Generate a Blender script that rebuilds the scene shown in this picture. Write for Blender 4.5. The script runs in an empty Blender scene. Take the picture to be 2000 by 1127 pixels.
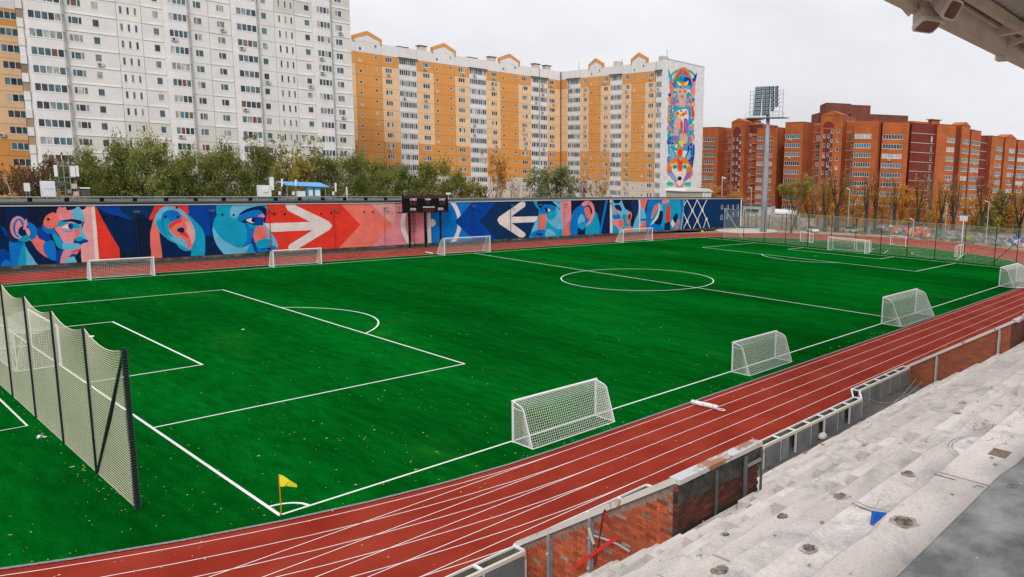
import bpy, math, random
import numpy as np
from mathutils import Vector, Matrix
R=math.radians
random.seed(7); rng=np.random.default_rng(7)
sc=bpy.context.scene
COL=sc.collection

# ------------------------------------------------------------------ camera
CAM=Vector((-10.53986,-62.00853,12.83804)); YAW,PITCH,ROLL=0.62692,-0.1448,0.03723; FOC=1426.522; PPX,PPY=1451.48,552.387
_f=Vector((math.cos(PITCH)*math.cos(YAW),math.cos(PITCH)*math.sin(YAW),math.sin(PITCH)))
_r=Vector((math.sin(YAW),-math.cos(YAW),0)); _u=_r.cross(_f)
RT=math.cos(ROLL)*_r+math.sin(ROLL)*_u; UP=-math.sin(ROLL)*_r+math.cos(ROLL)*_u
cd=bpy.data.cameras.new('camera'); cam=bpy.data.objects.new('camera',cd); COL.objects.link(cam)
cam.matrix_world=Matrix(((RT.x,UP.x,-_f.x,CAM.x),(RT.y,UP.y,-_f.y,CAM.y),(RT.z,UP.z,-_f.z,CAM.z),(0,0,0,1)))
cd.sensor_width=36; cd.lens=FOC/2000*36; cd.shift_x=-(PPX-1000)/2000; cd.shift_y=-(563.5-PPY)/2000
cd.clip_start=.1; cd.clip_end=3000
sc.camera=cam

# ------------------------------------------------------------------ sky, sun, exposure
w=bpy.data.worlds.new('World'); sc.world=w; w.use_nodes=True
nt=w.node_tree; nt.nodes.clear()
N=nt.nodes.new; L=nt.links.new
out=N('ShaderNodeOutputWorld'); bg=N('ShaderNodeBackground'); L(bg.outputs[0],out.inputs[0])
SUN_EL,SUN_AZ=R(38),R(226)
sky=N('ShaderNodeTexSky'); sky.sky_type='NISHITA'; sky.sun_disc=False; sky.sun_elevation=SUN_EL; sky.sun_rotation=R(90)-SUN_AZ
tc=N('ShaderNodeTexCoord'); sep=N('ShaderNodeSeparateXYZ'); L(tc.outputs['Generated'],sep.inputs[0])
# overcast: pale at the horizon, brighter overhead (CIE overcast sky), soft cloud mottling
mr=N('ShaderNodeMapRange'); L(sep.outputs[2],mr.inputs[0]); mr.inputs[1].default_value=0; mr.inputs[2].default_value=1; mr.inputs[3].default_value=.775; mr.inputs[4].default_value=1.3
ns=N('ShaderNodeTexNoise'); mp=N('ShaderNodeMapping'); L(tc.outputs['Generated'],mp.inputs[0]); mp.inputs['Scale'].default_value=(1,1,2.6); L(mp.outputs[0],ns.inputs[0]); ns.inputs['Scale'].default_value=3.4; ns.inputs['Detail'].default_value=4; ns.inputs['Roughness'].default_value=.5
mr2=N('ShaderNodeMapRange'); L(ns.outputs[0],mr2.inputs[0]); mr2.inputs[1].default_value=.3; mr2.inputs[2].default_value=.7; mr2.inputs[3].default_value=.90; mr2.inputs[4].default_value=1.09
mu=N('ShaderNodeMath'); mu.operation='MULTIPLY'; L(mr.outputs[0],mu.inputs[0]); L(mr2.outputs[0],mu.inputs[1])
cl=N('ShaderNodeVectorMath'); cl.operation='SCALE'; cl.inputs[0].default_value=(.955,.955,1.0); L(mu.outputs[0],cl.inputs['Scale'])
hs=N('ShaderNodeHueSaturation'); hs.inputs['Saturation'].default_value=.35; L(sky.outputs[0],hs.inputs['Color'])
sk=N('ShaderNodeVectorMath'); sk.operation='SCALE'; sk.inputs['Scale'].default_value=.006; L(hs.outputs[0],sk.inputs[0])
ad=N('ShaderNodeVectorMath'); ad.operation='ADD'; L(cl.outputs[0],ad.inputs[0]); L(sk.outputs[0],ad.inputs[1])
L(ad.outputs[0],bg.inputs[0]); bg.inputs[1].default_value=1.0
sd=bpy.data.lights.new('sun','SUN'); sd.energy=1.5; sd.angle=R(14); sd.color=(1,.95,.88)
so=bpy.data.objects.new('sun',sd); COL.objects.link(so)
sdir=Vector((math.cos(SUN_EL)*math.cos(SUN_AZ),math.cos(SUN_EL)*math.sin(SUN_AZ),math.sin(SUN_EL)))
so.rotation_euler=sdir.to_track_quat('Z','Y').to_euler()
vs=sc.view_settings; vs.view_transform='Standard'; vs.look='None'; vs.exposure=0.0; vs.gamma=1; vs.use_curve_mapping=False

# ------------------------------------------------------------------ helpers
def at_y(px,py,Y):
    d=_f+(px-PPX)/FOC*RT-(py-PPY)/FOC*UP; t=(Y-CAM.y)/d.y; return CAM+d*t
def at_x(px,py,X):
    d=_f+(px-PPX)/FOC*RT-(py-PPY)/FOC*UP; t=(X-CAM.x)/d.x; return CAM+d*t
def at_z(px,py,Z=0):
    d=_f+(px-PPX)/FOC*RT-(py-PPY)/FOC*UP; t=(Z-CAM.z)/d.z; return CAM+d*t
MATS={}
def mat(name,col,rough=.8,var=0,scale=1.0,col2=None,metal=0,bump=0,bscale=None,spec=.5,coord='pos',detail=5,obj_var=0,sheen=0,contrast=(.35,.65)):
    if name in MATS: return MATS[name]
    m=bpy.data.materials.new(name); m.use_nodes=True; t=m.node_tree; b=t.nodes['Principled BSDF']
    b.inputs['Roughness'].default_value=rough; b.inputs['Metallic'].default_value=metal; b.inputs['Specular IOR Level'].default_value=spec
    c=(*col,1); b.inputs['Base Color'].default_value=c
    src=None
    if var or col2 is not None:
        g=t.nodes.new('ShaderNodeNewGeometry') if coord=='pos' else t.nodes.new('ShaderNodeTexCoord')
        o=g.outputs['Position'] if coord=='pos' else g.outputs['Object']
        n=t.nodes.new('ShaderNodeTexNoise'); n.inputs['Scale'].default_value=scale; n.inputs['Detail'].default_value=detail; n.inputs['Roughness'].default_value=.62; t.links.new(o,n.inputs['Vector'])
        r=t.nodes.new('ShaderNodeMapRange'); r.inputs[1].default_value=contrast[0]; r.inputs[2].default_value=contrast[1]; t.links.new(n.outputs[0],r.inputs[0])
        mx=t.nodes.new('ShaderNodeMix'); mx.data_type='RGBA'; t.links.new(r.outputs[0],mx.inputs['Factor'])
        if col2 is None: col2=tuple(x*(1-var) for x in col); c1=tuple(min(1,x*(1+var)) for x in col)
        else: c1=col
        mx.inputs['A'].default_value=(*c1,1); mx.inputs['B'].default_value=(*col2,1); src=mx.outputs['Result']
    if obj_var:
        oi=t.nodes.new('ShaderNodeObjectInfo'); r=t.nodes.new('ShaderNodeMapRange'); r.inputs[3].default_value=1-obj_var; r.inputs[4].default_value=1+obj_var; t.links.new(oi.outputs['Random'],r.inputs[0])
        h=t.nodes.new('ShaderNodeHueSaturation'); t.links.new(r.outputs[0],h.inputs['Value'])
        if src: t.links.new(src,h.inputs['Color'])
        else: h.inputs['Color'].default_value=c
        src=h.outputs[0]
    if src: t.links.new(src,b.inputs['Base Color'])
    if bump:
        g=t.nodes.new('ShaderNodeNewGeometry'); n=t.nodes.new('ShaderNodeTexNoise'); n.inputs['Scale'].default_value=bscale or scale*6; n.inputs['Detail'].default_value=4; t.links.new(g.outputs['Position'],n.inputs['Vector'])
        bu=t.nodes.new('ShaderNodeBump'); bu.inputs['Strength'].default_value=bump; bu.inputs['Distance'].default_value=.02; t.links.new(n.outputs[0],bu.inputs['Height']); t.links.new(bu.outputs[0],b.inputs['Normal'])
    if sheen:
        b.inputs['Sheen Weight'].default_value=sheen
    MATS[name]=m; return m
def world_off(p):
    v=Vector((0,0,0))
    while p is not None: v+=p.location; p=p.parent
    return v
def mesh_from(name,V,F,m,mi=None):
    me=bpy.data.meshes.new(name); me.from_pydata([tuple(v) for v in V],[],F)
    for x in (m if isinstance(m,(list,tuple)) else [m]): me.materials.append(x)
    if mi is not None: me.polygons.foreach_set('material_index',mi)
    me.update(); return me
class MB:
    def __init__(s): s.V=[];s.F=[];s.M=[];s.mi=0
    def poly(s,pts):
        n=len(s.V); s.V+=[Vector(p) for p in pts]; s.F.append(list(range(n,n+len(pts)))); s.M.append(s.mi); return s
    def box(s,x0,x1,y0,y1,z0,z1):
        n=len(s.V); s.V+=[Vector(p) for p in ((x0,y0,z0),(x1,y0,z0),(x1,y1,z0),(x0,y1,z0),(x0,y0,z1),(x1,y0,z1),(x1,y1,z1),(x0,y1,z1))]
        s.F+=[[n+a for a in f] for f in ((3,2,1,0),(4,5,6,7),(0,1,5,4),(1,2,6,5),(2,3,7,6),(3,0,4,7))]; s.M+=[s.mi]*6; return s
    def hull(s,lo,hi):   # lo, hi: matching loops of points, capped prism
        n=len(s.V); k=len(lo); s.V+=[Vector(p) for p in lo]+[Vector(p) for p in hi]
        s.F.append([n+i for i in reversed(range(k))]); s.F.append([n+k+i for i in range(k)])
        for i in range(k): j=(i+1)%k; s.F.append([n+i,n+j,n+k+j,n+k+i])
        s.M+=[s.mi]*(k+2); return s
    def tube(s,pts,r,sides=6,r2=None,cap=True):
        pts=[Vector(p) for p in pts]; n=len(s.V); k=len(pts)
        for i,p in enumerate(pts):
            d=(pts[min(i+1,k-1)]-pts[max(i-1,0)]).normalized(); a=Vector((0,0,1)) if abs(d.z)<.9 else Vector((1,0,0)); x=d.cross(a).normalized(); y=d.cross(x)
            rr=r if r2 is None else r+(r2-r)*i/(k-1)
            for j in range(sides):
                t=2*math.pi*(j+.5)/sides; s.V.append(p+x*math.cos(t)*rr+y*math.sin(t)*rr)
        for i in range(k-1):
            for j in range(sides):
                j2=(j+1)%sides; s.F.append([n+i*sides+j,n+i*sides+j2,n+(i+1)*sides+j2,n+(i+1)*sides+j]); s.M.append(s.mi)
        if cap and sides>2:
            s.F.append([n+j for j in reversed(range(sides))]); s.F.append([n+(k-1)*sides+j for j in range(sides)]); s.M+=[s.mi]*2
        return s
    def bar(s,a,b,wd,hg):   # rectangular bar between points
        a=Vector(a);b=Vector(b);d=(b-a).normalized(); u=Vector((0,0,1)) if abs(d.z)<.95 else Vector((1,0,0)); x=d.cross(u).normalized()*wd/2; y=x.cross(d).normalized()*hg/2
        return s.hull([a-x-y,a+x-y,a+x+y,a-x+y],[b-x-y,b+x-y,b+x+y,b-x+y])
    def mesh(s,name,m,off=Vector((0,0,0))):
        return mesh_from(name,[v-off for v in s.V],s.F,m,s.M if isinstance(m,(list,tuple)) and len(m)>1 else None)
    def build(s,name,m,parent=None,smooth=False):
        me=s.mesh(name,m,world_off(parent)); o=bpy.data.objects.new(name,me); COL.objects.link(o)
        if parent: o.parent=parent
        if smooth: me.polygons.foreach_set('use_smooth',[True]*len(me.polygons))
        return o
def struct(o): o['kind']='structure'; return o
def tag(o,label,cat,group=None,kind=None):
    if label: o['label']=label
    if cat: o['category']=cat
    if group: o['group']=group
    if kind: o['kind']=kind
    return o
def thing(name,label,cat,loc=(0,0,0),rz=0,group=None):
    o=bpy.data.objects.new(name,None); COL.objects.link(o); o.location=loc; o.rotation_euler=(0,0,rz); o.empty_display_size=.3; return tag(o,label,cat,group)
def inst(name,me,parent,loc=(0,0,0),rz=0,scale=None):
    o=bpy.data.objects.new(name,me); COL.objects.link(o); o.parent=parent; o.location=loc; o.rotation_euler=(0,0,rz)
    if scale: o.scale=scale
    return o
def dup(root,loc,rz,label=None,scale=None):
    r=root.copy(); COL.objects.link(r); r.location=loc; r.rotation_euler=(0,0,rz)
    if scale: r.scale=scale
    if label: r['label']=label
    for ch in list(root.children):
        c=ch.copy(); COL.objects.link(c); c.parent=r
        for g in ch.children:
            d=g.copy(); COL.objects.link(d); d.parent=c
    return r

# ------------------------------------------------------------------ common materials
M_conc=mat('old_concrete',(.46,.425,.40),.9,col2=(.60,.565,.54),scale=.9,bump=.5,bscale=14)
M_white=mat('white_paint',(.78,.78,.78),.45)
M_frame=mat('window_frame_white',(.72,.73,.74),.5)
M_rust=mat('white_paint_rusty',(.62,.60,.56),.6,col2=(.30,.11,.03),scale=1.7,contrast=(.58,.66))
M_grey=mat('grey_steel',(.24,.26,.28),.5,var=.2,scale=3)
M_dgrey=mat('dark_grey',(.07,.075,.08),.7,var=.2,scale=3)
M_black=mat('black_paint',(.006,.006,.008),.7,spec=.12)
M_green=mat('dark_green_paint',(.003,.030,.022),.6,spec=.15)
M_seam=mat('facade_seam',(.12,.11,.10),.95)

# ================================================================== GROUND, TRACK, TURF
def loop(ay,axl,axr,n=40):
    P=[]
    for i in range(n+1):
        t=math.pi/2-math.pi*i/n; P.append((95.5+axr*math.cos(t),ay*math.sin(t)))
    for i in range(n+1):
        t=-math.pi/2-math.pi*i/n; P.append((11.1+axl*math.cos(t),ay*math.sin(t)))
    return P
def strip(mb,pts,wd,z,closed=False):
    P=[Vector((p[0],p[1])) for p in pts]; k=len(P); n=len(mb.V)
    for i in range(k):
        a=P[(i-1)%k] if (closed or i>0) else P[i]; b=P[(i+1)%k] if (closed or i<k-1) else P[i]
        d=(b-a).normalized(); o=Vector((-d.y,d.x))*wd/2
        mb.V+=[Vector((*(P[i]+o),z)),Vector((*(P[i]-o),z))]
    for i in range(k if closed else k-1):
        j=(i+1)%k; mb.F.append([n+2*i,n+2*i+1,n+2*j+1,n+2*j]); mb.M.append(mb.mi)
M_soil=mat('dry_soil_and_grass',(.29,.20,.135),.95,col2=(.15,.12,.07),scale=.35,bump=.6,bscale=4)
mb=MB(); mb.poly([(-900,-900,-.06),(1500,-900,-.06),(1500,1500,-.06),(-900,1500,-.06)]); struct(mb.build('ground',M_soil))
mb=MB(); mb.poly([(-60,43.8,-.03),(130,43.8,-.03),(160,48.2,-.03),(-60,48.2,-.03)]); struct(mb.build('gutter',mat('gutter_dirt',(.022,.018,.014),.95,col2=(.08,.06,.04),scale=.9,contrast=(.55,.75))))
# red running track
def mk_track():
    m=bpy.data.materials.new('track_rubber'); m.use_nodes=True; t=m.node_tree; b=t.nodes['Principled BSDF']; b.inputs['Roughness'].default_value=.85; b.inputs['Specular IOR Level'].default_value=.04
    g=t.nodes.new('ShaderNodeNewGeometry')
    n1=t.nodes.new('ShaderNodeTexNoise'); n1.inputs['Scale'].default_value=45; n1.inputs['Detail'].default_value=2
    n2=t.nodes.new('ShaderNodeTexNoise'); n2.inputs['Scale'].default_value=.35; n2.inputs['Detail'].default_value=5
    for n in (n1,n2): t.links.new(g.outputs['Position'],n.inputs['Vector'])
    a=t.nodes.new('ShaderNodeMix'); a.data_type='RGBA'; a.inputs['A'].default_value=(.235,.020,.010,1); a.inputs['B'].default_value=(.315,.042,.023,1); 
    r=t.nodes.new('ShaderNodeMapRange'); r.inputs[1].default_value=.3; r.inputs[2].default_value=.7; t.links.new(n2.outputs[0],r.inputs[0]); t.links.new(r.outputs[0],a.inputs['Factor'])
    c=t.nodes.new('ShaderNodeMix'); c.data_type='RGBA'; c.blend_type='MULTIPLY'; c.inputs['Factor'].default_value=.55; t.links.new(a.outputs['Result'],c.inputs['A'])
    r2=t.nodes.new('ShaderNodeMapRange'); r2.inputs[1].default_value=.3; r2.inputs[2].default_value=.7; r2.inputs[3].default_value=.55; r2.inputs[4].default_value=1.3; t.links.new(n1.outputs[0],r2.inputs[0]); t.links.new(r2.outputs[0],c.inputs['B'])
    t.links.new(c.outputs['Result'],b.inputs['Base Color'])
    bu=t.nodes.new('ShaderNodeBump'); bu.inputs['Strength'].default_value=.4; bu.inputs['Distance'].default_value=.01; t.links.new(n1.outputs[0],bu.inputs['Height']); t.links.new(bu.outputs[0],b.inputs['Normal'])
    return m
M_track=mk_track()
mb=MB(); mb.poly([(x,y,-.005) for x,y in reversed(loop(43.9,43.9,52))])
mb.poly([(-60,-43.4,-.0049),(11,-43.4,-.0049),(11,-37,-.0049),(-60,-37,-.0049)]); struct(mb.build('running_track',M_track))
# artificial turf
def mk_turf():
    m=bpy.data.materials.new('artificial_turf'); m.use_nodes=True; t=m.node_tree; b=t.nodes['Principled BSDF']; b.inputs['Roughness'].default_value=.8; b.inputs['Specular IOR Level'].default_value=0
    g=t.nodes.new('ShaderNodeNewGeometry')
    def nz(scale,sx=1,sy=1,d=4,rot=0):
        mp=t.nodes.new('ShaderNodeMapping'); mp.inputs['Scale'].default_value=(sx,sy,1); mp.inputs['Rotation'].default_value=(0,0,rot); t.links.new(g.outputs['Position'],mp.inputs[0])
        n=t.nodes.new('ShaderNodeTexNoise'); n.inputs['Scale'].default_value=scale; n.inputs['Detail'].default_value=d; t.links.new(mp.outputs[0],n.inputs['Vector']); return n.outputs[0]
    def rg(x,a,b_,c,d):
        r=t.nodes.new('ShaderNodeMapRange'); r.inputs[1].default_value=a; r.inputs[2].default_value=b_; r.inputs[3].default_value=c; r.inputs[4].default_value=d; t.links.new(x,r.inputs[0]); return r.outputs[0]
    a=t.nodes.new('ShaderNodeMix'); a.data_type='RGBA'; a.inputs['A'].default_value=(.0004,.060,.0045,1); a.inputs['B'].default_value=(.0008,.108,.0095,1)
    t.links.new(rg(nz(.09,1,.35,6),.35,.65,0,1),a.inputs['Factor'])
    # worn yellowish patches
    p=t.nodes.new('ShaderNodeMix'); p.data_type='RGBA'; t.links.new(a.outputs['Result'],p.inputs['A']); p.inputs['B'].default_value=(.016,.12,.012,1)
    t.links.new(rg(nz(.16,1,.5,8),.60,.78,0,.42),p.inputs['Factor'])
    c=t.nodes.new('ShaderNodeMix'); c.data_type='RGBA'; c.blend_type='MULTIPLY'; c.inputs['Factor'].default_value=1; t.links.new(p.outputs['Result'],c.inputs['A']); t.links.new(rg(nz(2.2,1,.22,5,.6),.3,.7,.74,1.22),c.inputs['B'])
    e=t.nodes.new('ShaderNodeMix'); e.data_type='RGBA'; e.blend_type='MULTIPLY'; e.inputs['Factor'].default_value=1; t.links.new(c.outputs['Result'],e.inputs['A']); t.links.new(rg(nz(26,1,1,2),.3,.7,.62,1.35),e.inputs['B'])
    # faint seams between rolled-out strips 4 m wide
    w_=t.nodes.new('ShaderNodeTexWave'); w_.wave_type='BANDS'; w_.bands_direction='X'; w_.inputs['Scale'].default_value=math.pi/10/4*1.0; w_.inputs['Distortion'].default_value=.0; t.links.new(g.outputs['Position'],w_.inputs['Vector'])
    f=t.nodes.new('ShaderNodeMix'); f.data_type='RGBA'; f.blend_type='MULTIPLY'; f.inputs['Factor'].default_value=1; t.links.new(e.outputs['Result'],f.inputs['A']); t.links.new(rg(w_.outputs[1],.4,.6,.95,1.05),f.inputs['B'])
    t.links.new(f.outputs['Result'],b.inputs['Base Color'])
    bu=t.nodes.new('ShaderNodeBump'); bu.inputs['Strength'].default_value=.7; bu.inputs['Distance'].default_value=.03; t.links.new(nz(30,1,1,2),bu.inputs['Height']); t.links.new(bu.outputs[0],b.inputs['Normal'])
    return m
M_turf=mk_turf()
mb=MB(); inner=loop(36.2,36.2,33)
mb.hull([(x,y,-.02) for x,y in reversed(inner)],[(x,y,.02) for x,y in reversed(inner)]); struct(mb.build('football_turf',M_turf))
# slotted drain kerb round the turf
mb=MB(); strip(mb,loop(36.27,36.27,33.07),.15,.03,True)
m=mat('drain_grating',(.30,.31,.34),.6); t=m.node_tree; g=t.nodes.new('ShaderNodeNewGeometry'); ck=t.nodes.new('ShaderNodeTexChecker'); ck.inputs['Scale'].default_value=17; ck.inputs[1].default_value=(.30,.31,.34,1); ck.inputs[2].default_value=(.08,.08,.09,1); t.links.new(g.outputs['Position'],ck.inputs[0]); t.links.new(ck.outputs[0],t.nodes['Principled BSDF'].inputs['Base Color'])
struct(mb.build('kerb',m))
# markings
M_line=mat('white_line',(.74,.76,.72),.8,var=.08,scale=6)
M_tline=mat('track_line',(.76,.70,.66),.8,var=.08,scale=3)
LX,HW=106.59,33.95; Z=.026
def arc(cx,cy,r,a0,a1,n=48): return [(cx+r*math.cos(a0+(a1-a0)*i/n),cy+r*math.sin(a0+(a1-a0)*i/n)) for i in range(n+1)]
mb=MB(); W=.12
for a,b in (((0,-HW),(LX,-HW)),((0,HW),(LX,HW)),((0,-HW-W/2),(0,HW+W/2)),((LX,-HW-W/2),(LX,HW+W/2)),((LX/2,-HW),(LX/2,HW))): strip(mb,[a,b],W,Z)
for s,x0 in ((1,0),(-1,LX)):
    for dx,hy in ((16.5,20.16),(5.5,9.16)):
        x1=x0+s*dx; z=Z+.0015
        strip(mb,[(x0,-hy),(x1,-hy)],W,z); strip(mb,[(x0,hy),(x1,hy)],W,z); strip(mb,[(x1,-hy-W/2),(x1,hy+W/2)],W,z+.0015)
    a=math.acos(5.5/9.15)
    strip(mb,arc(x0+s*11,0,9.15,-a if s>0 else math.pi-a,a if s>0 else math.pi+a),W,Z+.001)
    for sy in (1,-1):
        a0={(1,-1):0,(1,1):-math.pi/2,(-1,-1):math.pi/2,(-1,1):math.pi}[(s,sy)]; strip(mb,arc(x0,sy*HW,1.0,a0,a0+math.pi/2,12),W,Z+.001)
strip(mb,arc(LX/2,0,9.15,0,2*math.pi,96),W,Z+.001)
for x in (11,LX-11): mb.hull([(x+.12*math.cos(i),.12*math.sin(i),Z) for i in range(6)],[(x+.12*math.cos(i),.12*math.sin(i),Z+.003) for i in range(6)])
# the little training pitches behind the goals
strip(mb,[(-3.55,-3),(-3.55,-15.8),(-16,-15.8)],.1,Z)
strip(mb,[(112,18.5),(128,12.5)],.1,Z); strip(mb,arc(118,11,6,-1.9,1.2,20),.1,Z); strip(mb,[(109.9,-5.6),(117,-3.2)],.1,Z+.001); strip(mb,arc(118,-5,5,-.4,2.2,20),.1,Z)
strip(mb,[(110.8,-18.6),(126,-15)],.1,Z); strip(mb,arc(118,-14,6,1.2,4.4,24),.1,Z+.001)
struct(mb.build('pitch_markings',M_line))
mb=MB()
for k in range(8):
    d=.5+1.215*k; strip(mb,loop(36.2+d,36.2+d,33+d,64),.043,.004+.0006*k,True)
for k in range(6):
    y=-36.7-1.215*k; strip(mb,[(-60,y),(11.1,y)],.043,.0095+.0004*k)
strip(mb,[(20.6,-36.4),(20.6,-37.5)],.05,.013)
struct(mb.build('lane_lines',M_tline))
# pale apron in front of the floodlight mast, path behind the far bend
mb=MB(); mb.hull([(131+9*math.cos(t/10*math.pi),40+6.5*math.sin(t/10*math.pi),-.02) for t in range(20)],[(131+9*math.cos(t/10*math.pi),40+6.5*math.sin(t/10*math.pi),.06) for t in range(20)])
struct(mb.build('concrete_apron',mat('pale_concrete',(.50,.47,.42),.9,var=.1,scale=1)))
mb=MB(); pts=[(95.5+55*math.cos(math.pi/2-math.pi*i/40)+2,49*math.sin(math.pi/2-math.pi*i/40)) for i in range(0,34)]; strip(mb,pts,4,-.03); struct(mb.build('path',mat('dusty_path',(.36,.27,.20),.95,var=.2,scale=.7)))
# fallen leaves: nobody could count them
def leaves():
    V=[];F=[];MI=[]
    pts=[]
    for i in range(260): pts.append((rng.uniform(-12,35),rng.uniform(-35.5,-8)))
    for i in range(260): pts.append((rng.uniform(-10,12),rng.uniform(-35.5,-22)))
    for i in range(150): pts.append((rng.uniform(0,100),rng.uniform(-35,30)))
    for i in range(260): pts.append((rng.uniform(0,70),rng.uniform(-43,-36.4)))
    for i in range(170): pts.append((rng.uniform(8,60),rng.uniform(-36.1,-35.2)))
    for i in range(120): pts.append((rng.uniform(-3.6,-2.6),rng.uniform(-30,-5)))
    for x,y in pts:
        if y<-36.2 and x<11.1: 
            z0=.012
        else: z0=.032 if y>-36.2 else .012
        s=rng.uniform(.018,.048)*(1.7 if rng.random()<.12 else 1); a=rng.uniform(0,6.28); n=len(V); zt=rng.uniform(.004,.03)
        c,si=math.cos(a),math.sin(a)
        for u,v,h in ((-1,0,0),(-.2,-.55,1),(1,0,.3),(-.2,.55,.7)): V.append((x+s*(u*c-v*si),y+s*(u*si+v*c),z0+h*zt))
        F.append((n,n+1,n+2,n+3)); MI.append(int(rng.choice([0,0,0,1,1,2])))
    me=mesh_from('fallen_leaves',V,F,[mat('leaf_pale_yellow',(.60,.52,.26),.8),mat('leaf_tan',(.42,.27,.12),.8),mat('leaf_rust',(.35,.12,.04),.8)],MI)
    o=bpy.data.objects.new('fallen_leaves',me); COL.objects.link(o); tag(o,'scattered small yellow and tan fallen leaves lying on the green turf and red track','leaves',kind='stuff')
leaves()

# ================================================================== BIG WALL WITH THE MURAL
C_={'K':(.008,.017,.042),'N':(.006,.036,.115),'D':(.004,.022,.085),'B':(.004,.060,.35),'M':(.006,.19,.60),'C':(.008,.36,.56),'L':(.15,.50,.70),'P':(.80,.27,.30),'Q':(.82,.38,.36),'R':(.83,.18,.14),'S':(.87,.20,.15),'r':(.80,.05,.03),'W':(.80,.72,.68),'g':(.02,.35,.22),'y':(.85,.62,.10),'o':(.80,.22,.03),'v':(.30,.16,.45),'E':(.02,.50,.45),'F':(.68,.42,.34),'m':(.55,.75,.60),'w':(.78,.78,.77),'k':(.70,.70,.72)}
def smooth(P,n=6):
    P=np.array(P,float); k=len(P); out=[]
    for i in range(k):
        p0,p1,p2,p3=P[i-1],P[i],P[(i+1)%k],P[(i+2)%k]
        for j in range(n):
            t=j/n; out.append(.5*((2*p1)+(-p0+p2)*t+(2*p0-5*p1+4*p2-p3)*t*t+(-p0+3*p1-3*p2+p3)*t**3))
    return np.array(out)
class Raster:
    def __init__(s,x0,x1,z0,z1,ppm,bgc):
        s.x0,s.z0,s.p=x0,z0,ppm; s.w=int((x1-x0)*ppm); s.h=int((z1-z0)*ppm); s.a=np.ones((s.h,s.w,4),np.float32); s.a[...,:3]=bgc
    def poly(s,P,c):
        P=(np.array(P)-[s.x0,s.z0])*s.p; lo=np.floor(P.min(0)).astype(int); hi=np.ceil(P.max(0)).astype(int)
        xa,ya=max(lo[0],0),max(lo[1],0); xb,yb=min(hi[0]+1,s.w),min(hi[1]+1,s.h)
        if xb<=xa or yb<=ya: return
        X=np.arange(xa,xb)+.5; Y=np.arange(ya,yb)+.5; ins=np.zeros((yb-ya,xb-xa),bool)
        for i in range(len(P)):
            (x1,y1),(x2,y2)=P[i-1],P[i]
            if y1==y2: continue
            r=((Y>min(y1,y2))&(Y<=max(y1,y2)))
            if not r.any(): continue
            xi=x1+(Y[r]-y1)*(x2-x1)/(y2-y1); ins[r]^=(X[None,:]<xi[:,None])
        s.a[ya:yb,xa:xb][ins,:3]=c
    def image(s,name):
        im=bpy.data.images.new(name,s.w,s.h,alpha=False,float_buffer=True); im.colorspace_settings.name='Non-Color'
        im.pixels.foreach_set(s.a.ravel()); im.update(); im.pack(); return im
def crop(ox,oy,sc_,fn):
    return lambda P:[(lambda q:(q[0],q[1]))(fn(ox+x/sc_,oy+y/sc_)) for x,y in P]
WY=48.0
def w48(px,py): p=at_y(px,py,WY); return p.x,p.z
ras=Raster(-6,140,0,7.2,36,C_['D'])
def draw(ras,cr,items):
    for it in items:
        c,P=it[0],it[1]; hard=len(it)>2
        P=cr(P); ras.poly(P if hard else smooth(P),C_[c])
def el(cx,cy,rx,ry,rot=0,n=20): return [(cx+rx*math.cos(t)*math.cos(rot)-ry*math.sin(t)*math.sin(rot),cy+rx*math.cos(t)*math.sin(rot)+ry*math.sin(t)*math.cos(rot)) for t in [2*math.pi*i/n for i in range(n)]]
A=crop(0,360,6.26,w48); B=crop(280,360,6.667,w48); Cc=crop(500,360,5.556,w48); Dd=crop(820,360,6.667,w48); E_=crop(1040,380,5,w48)
H=1
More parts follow.
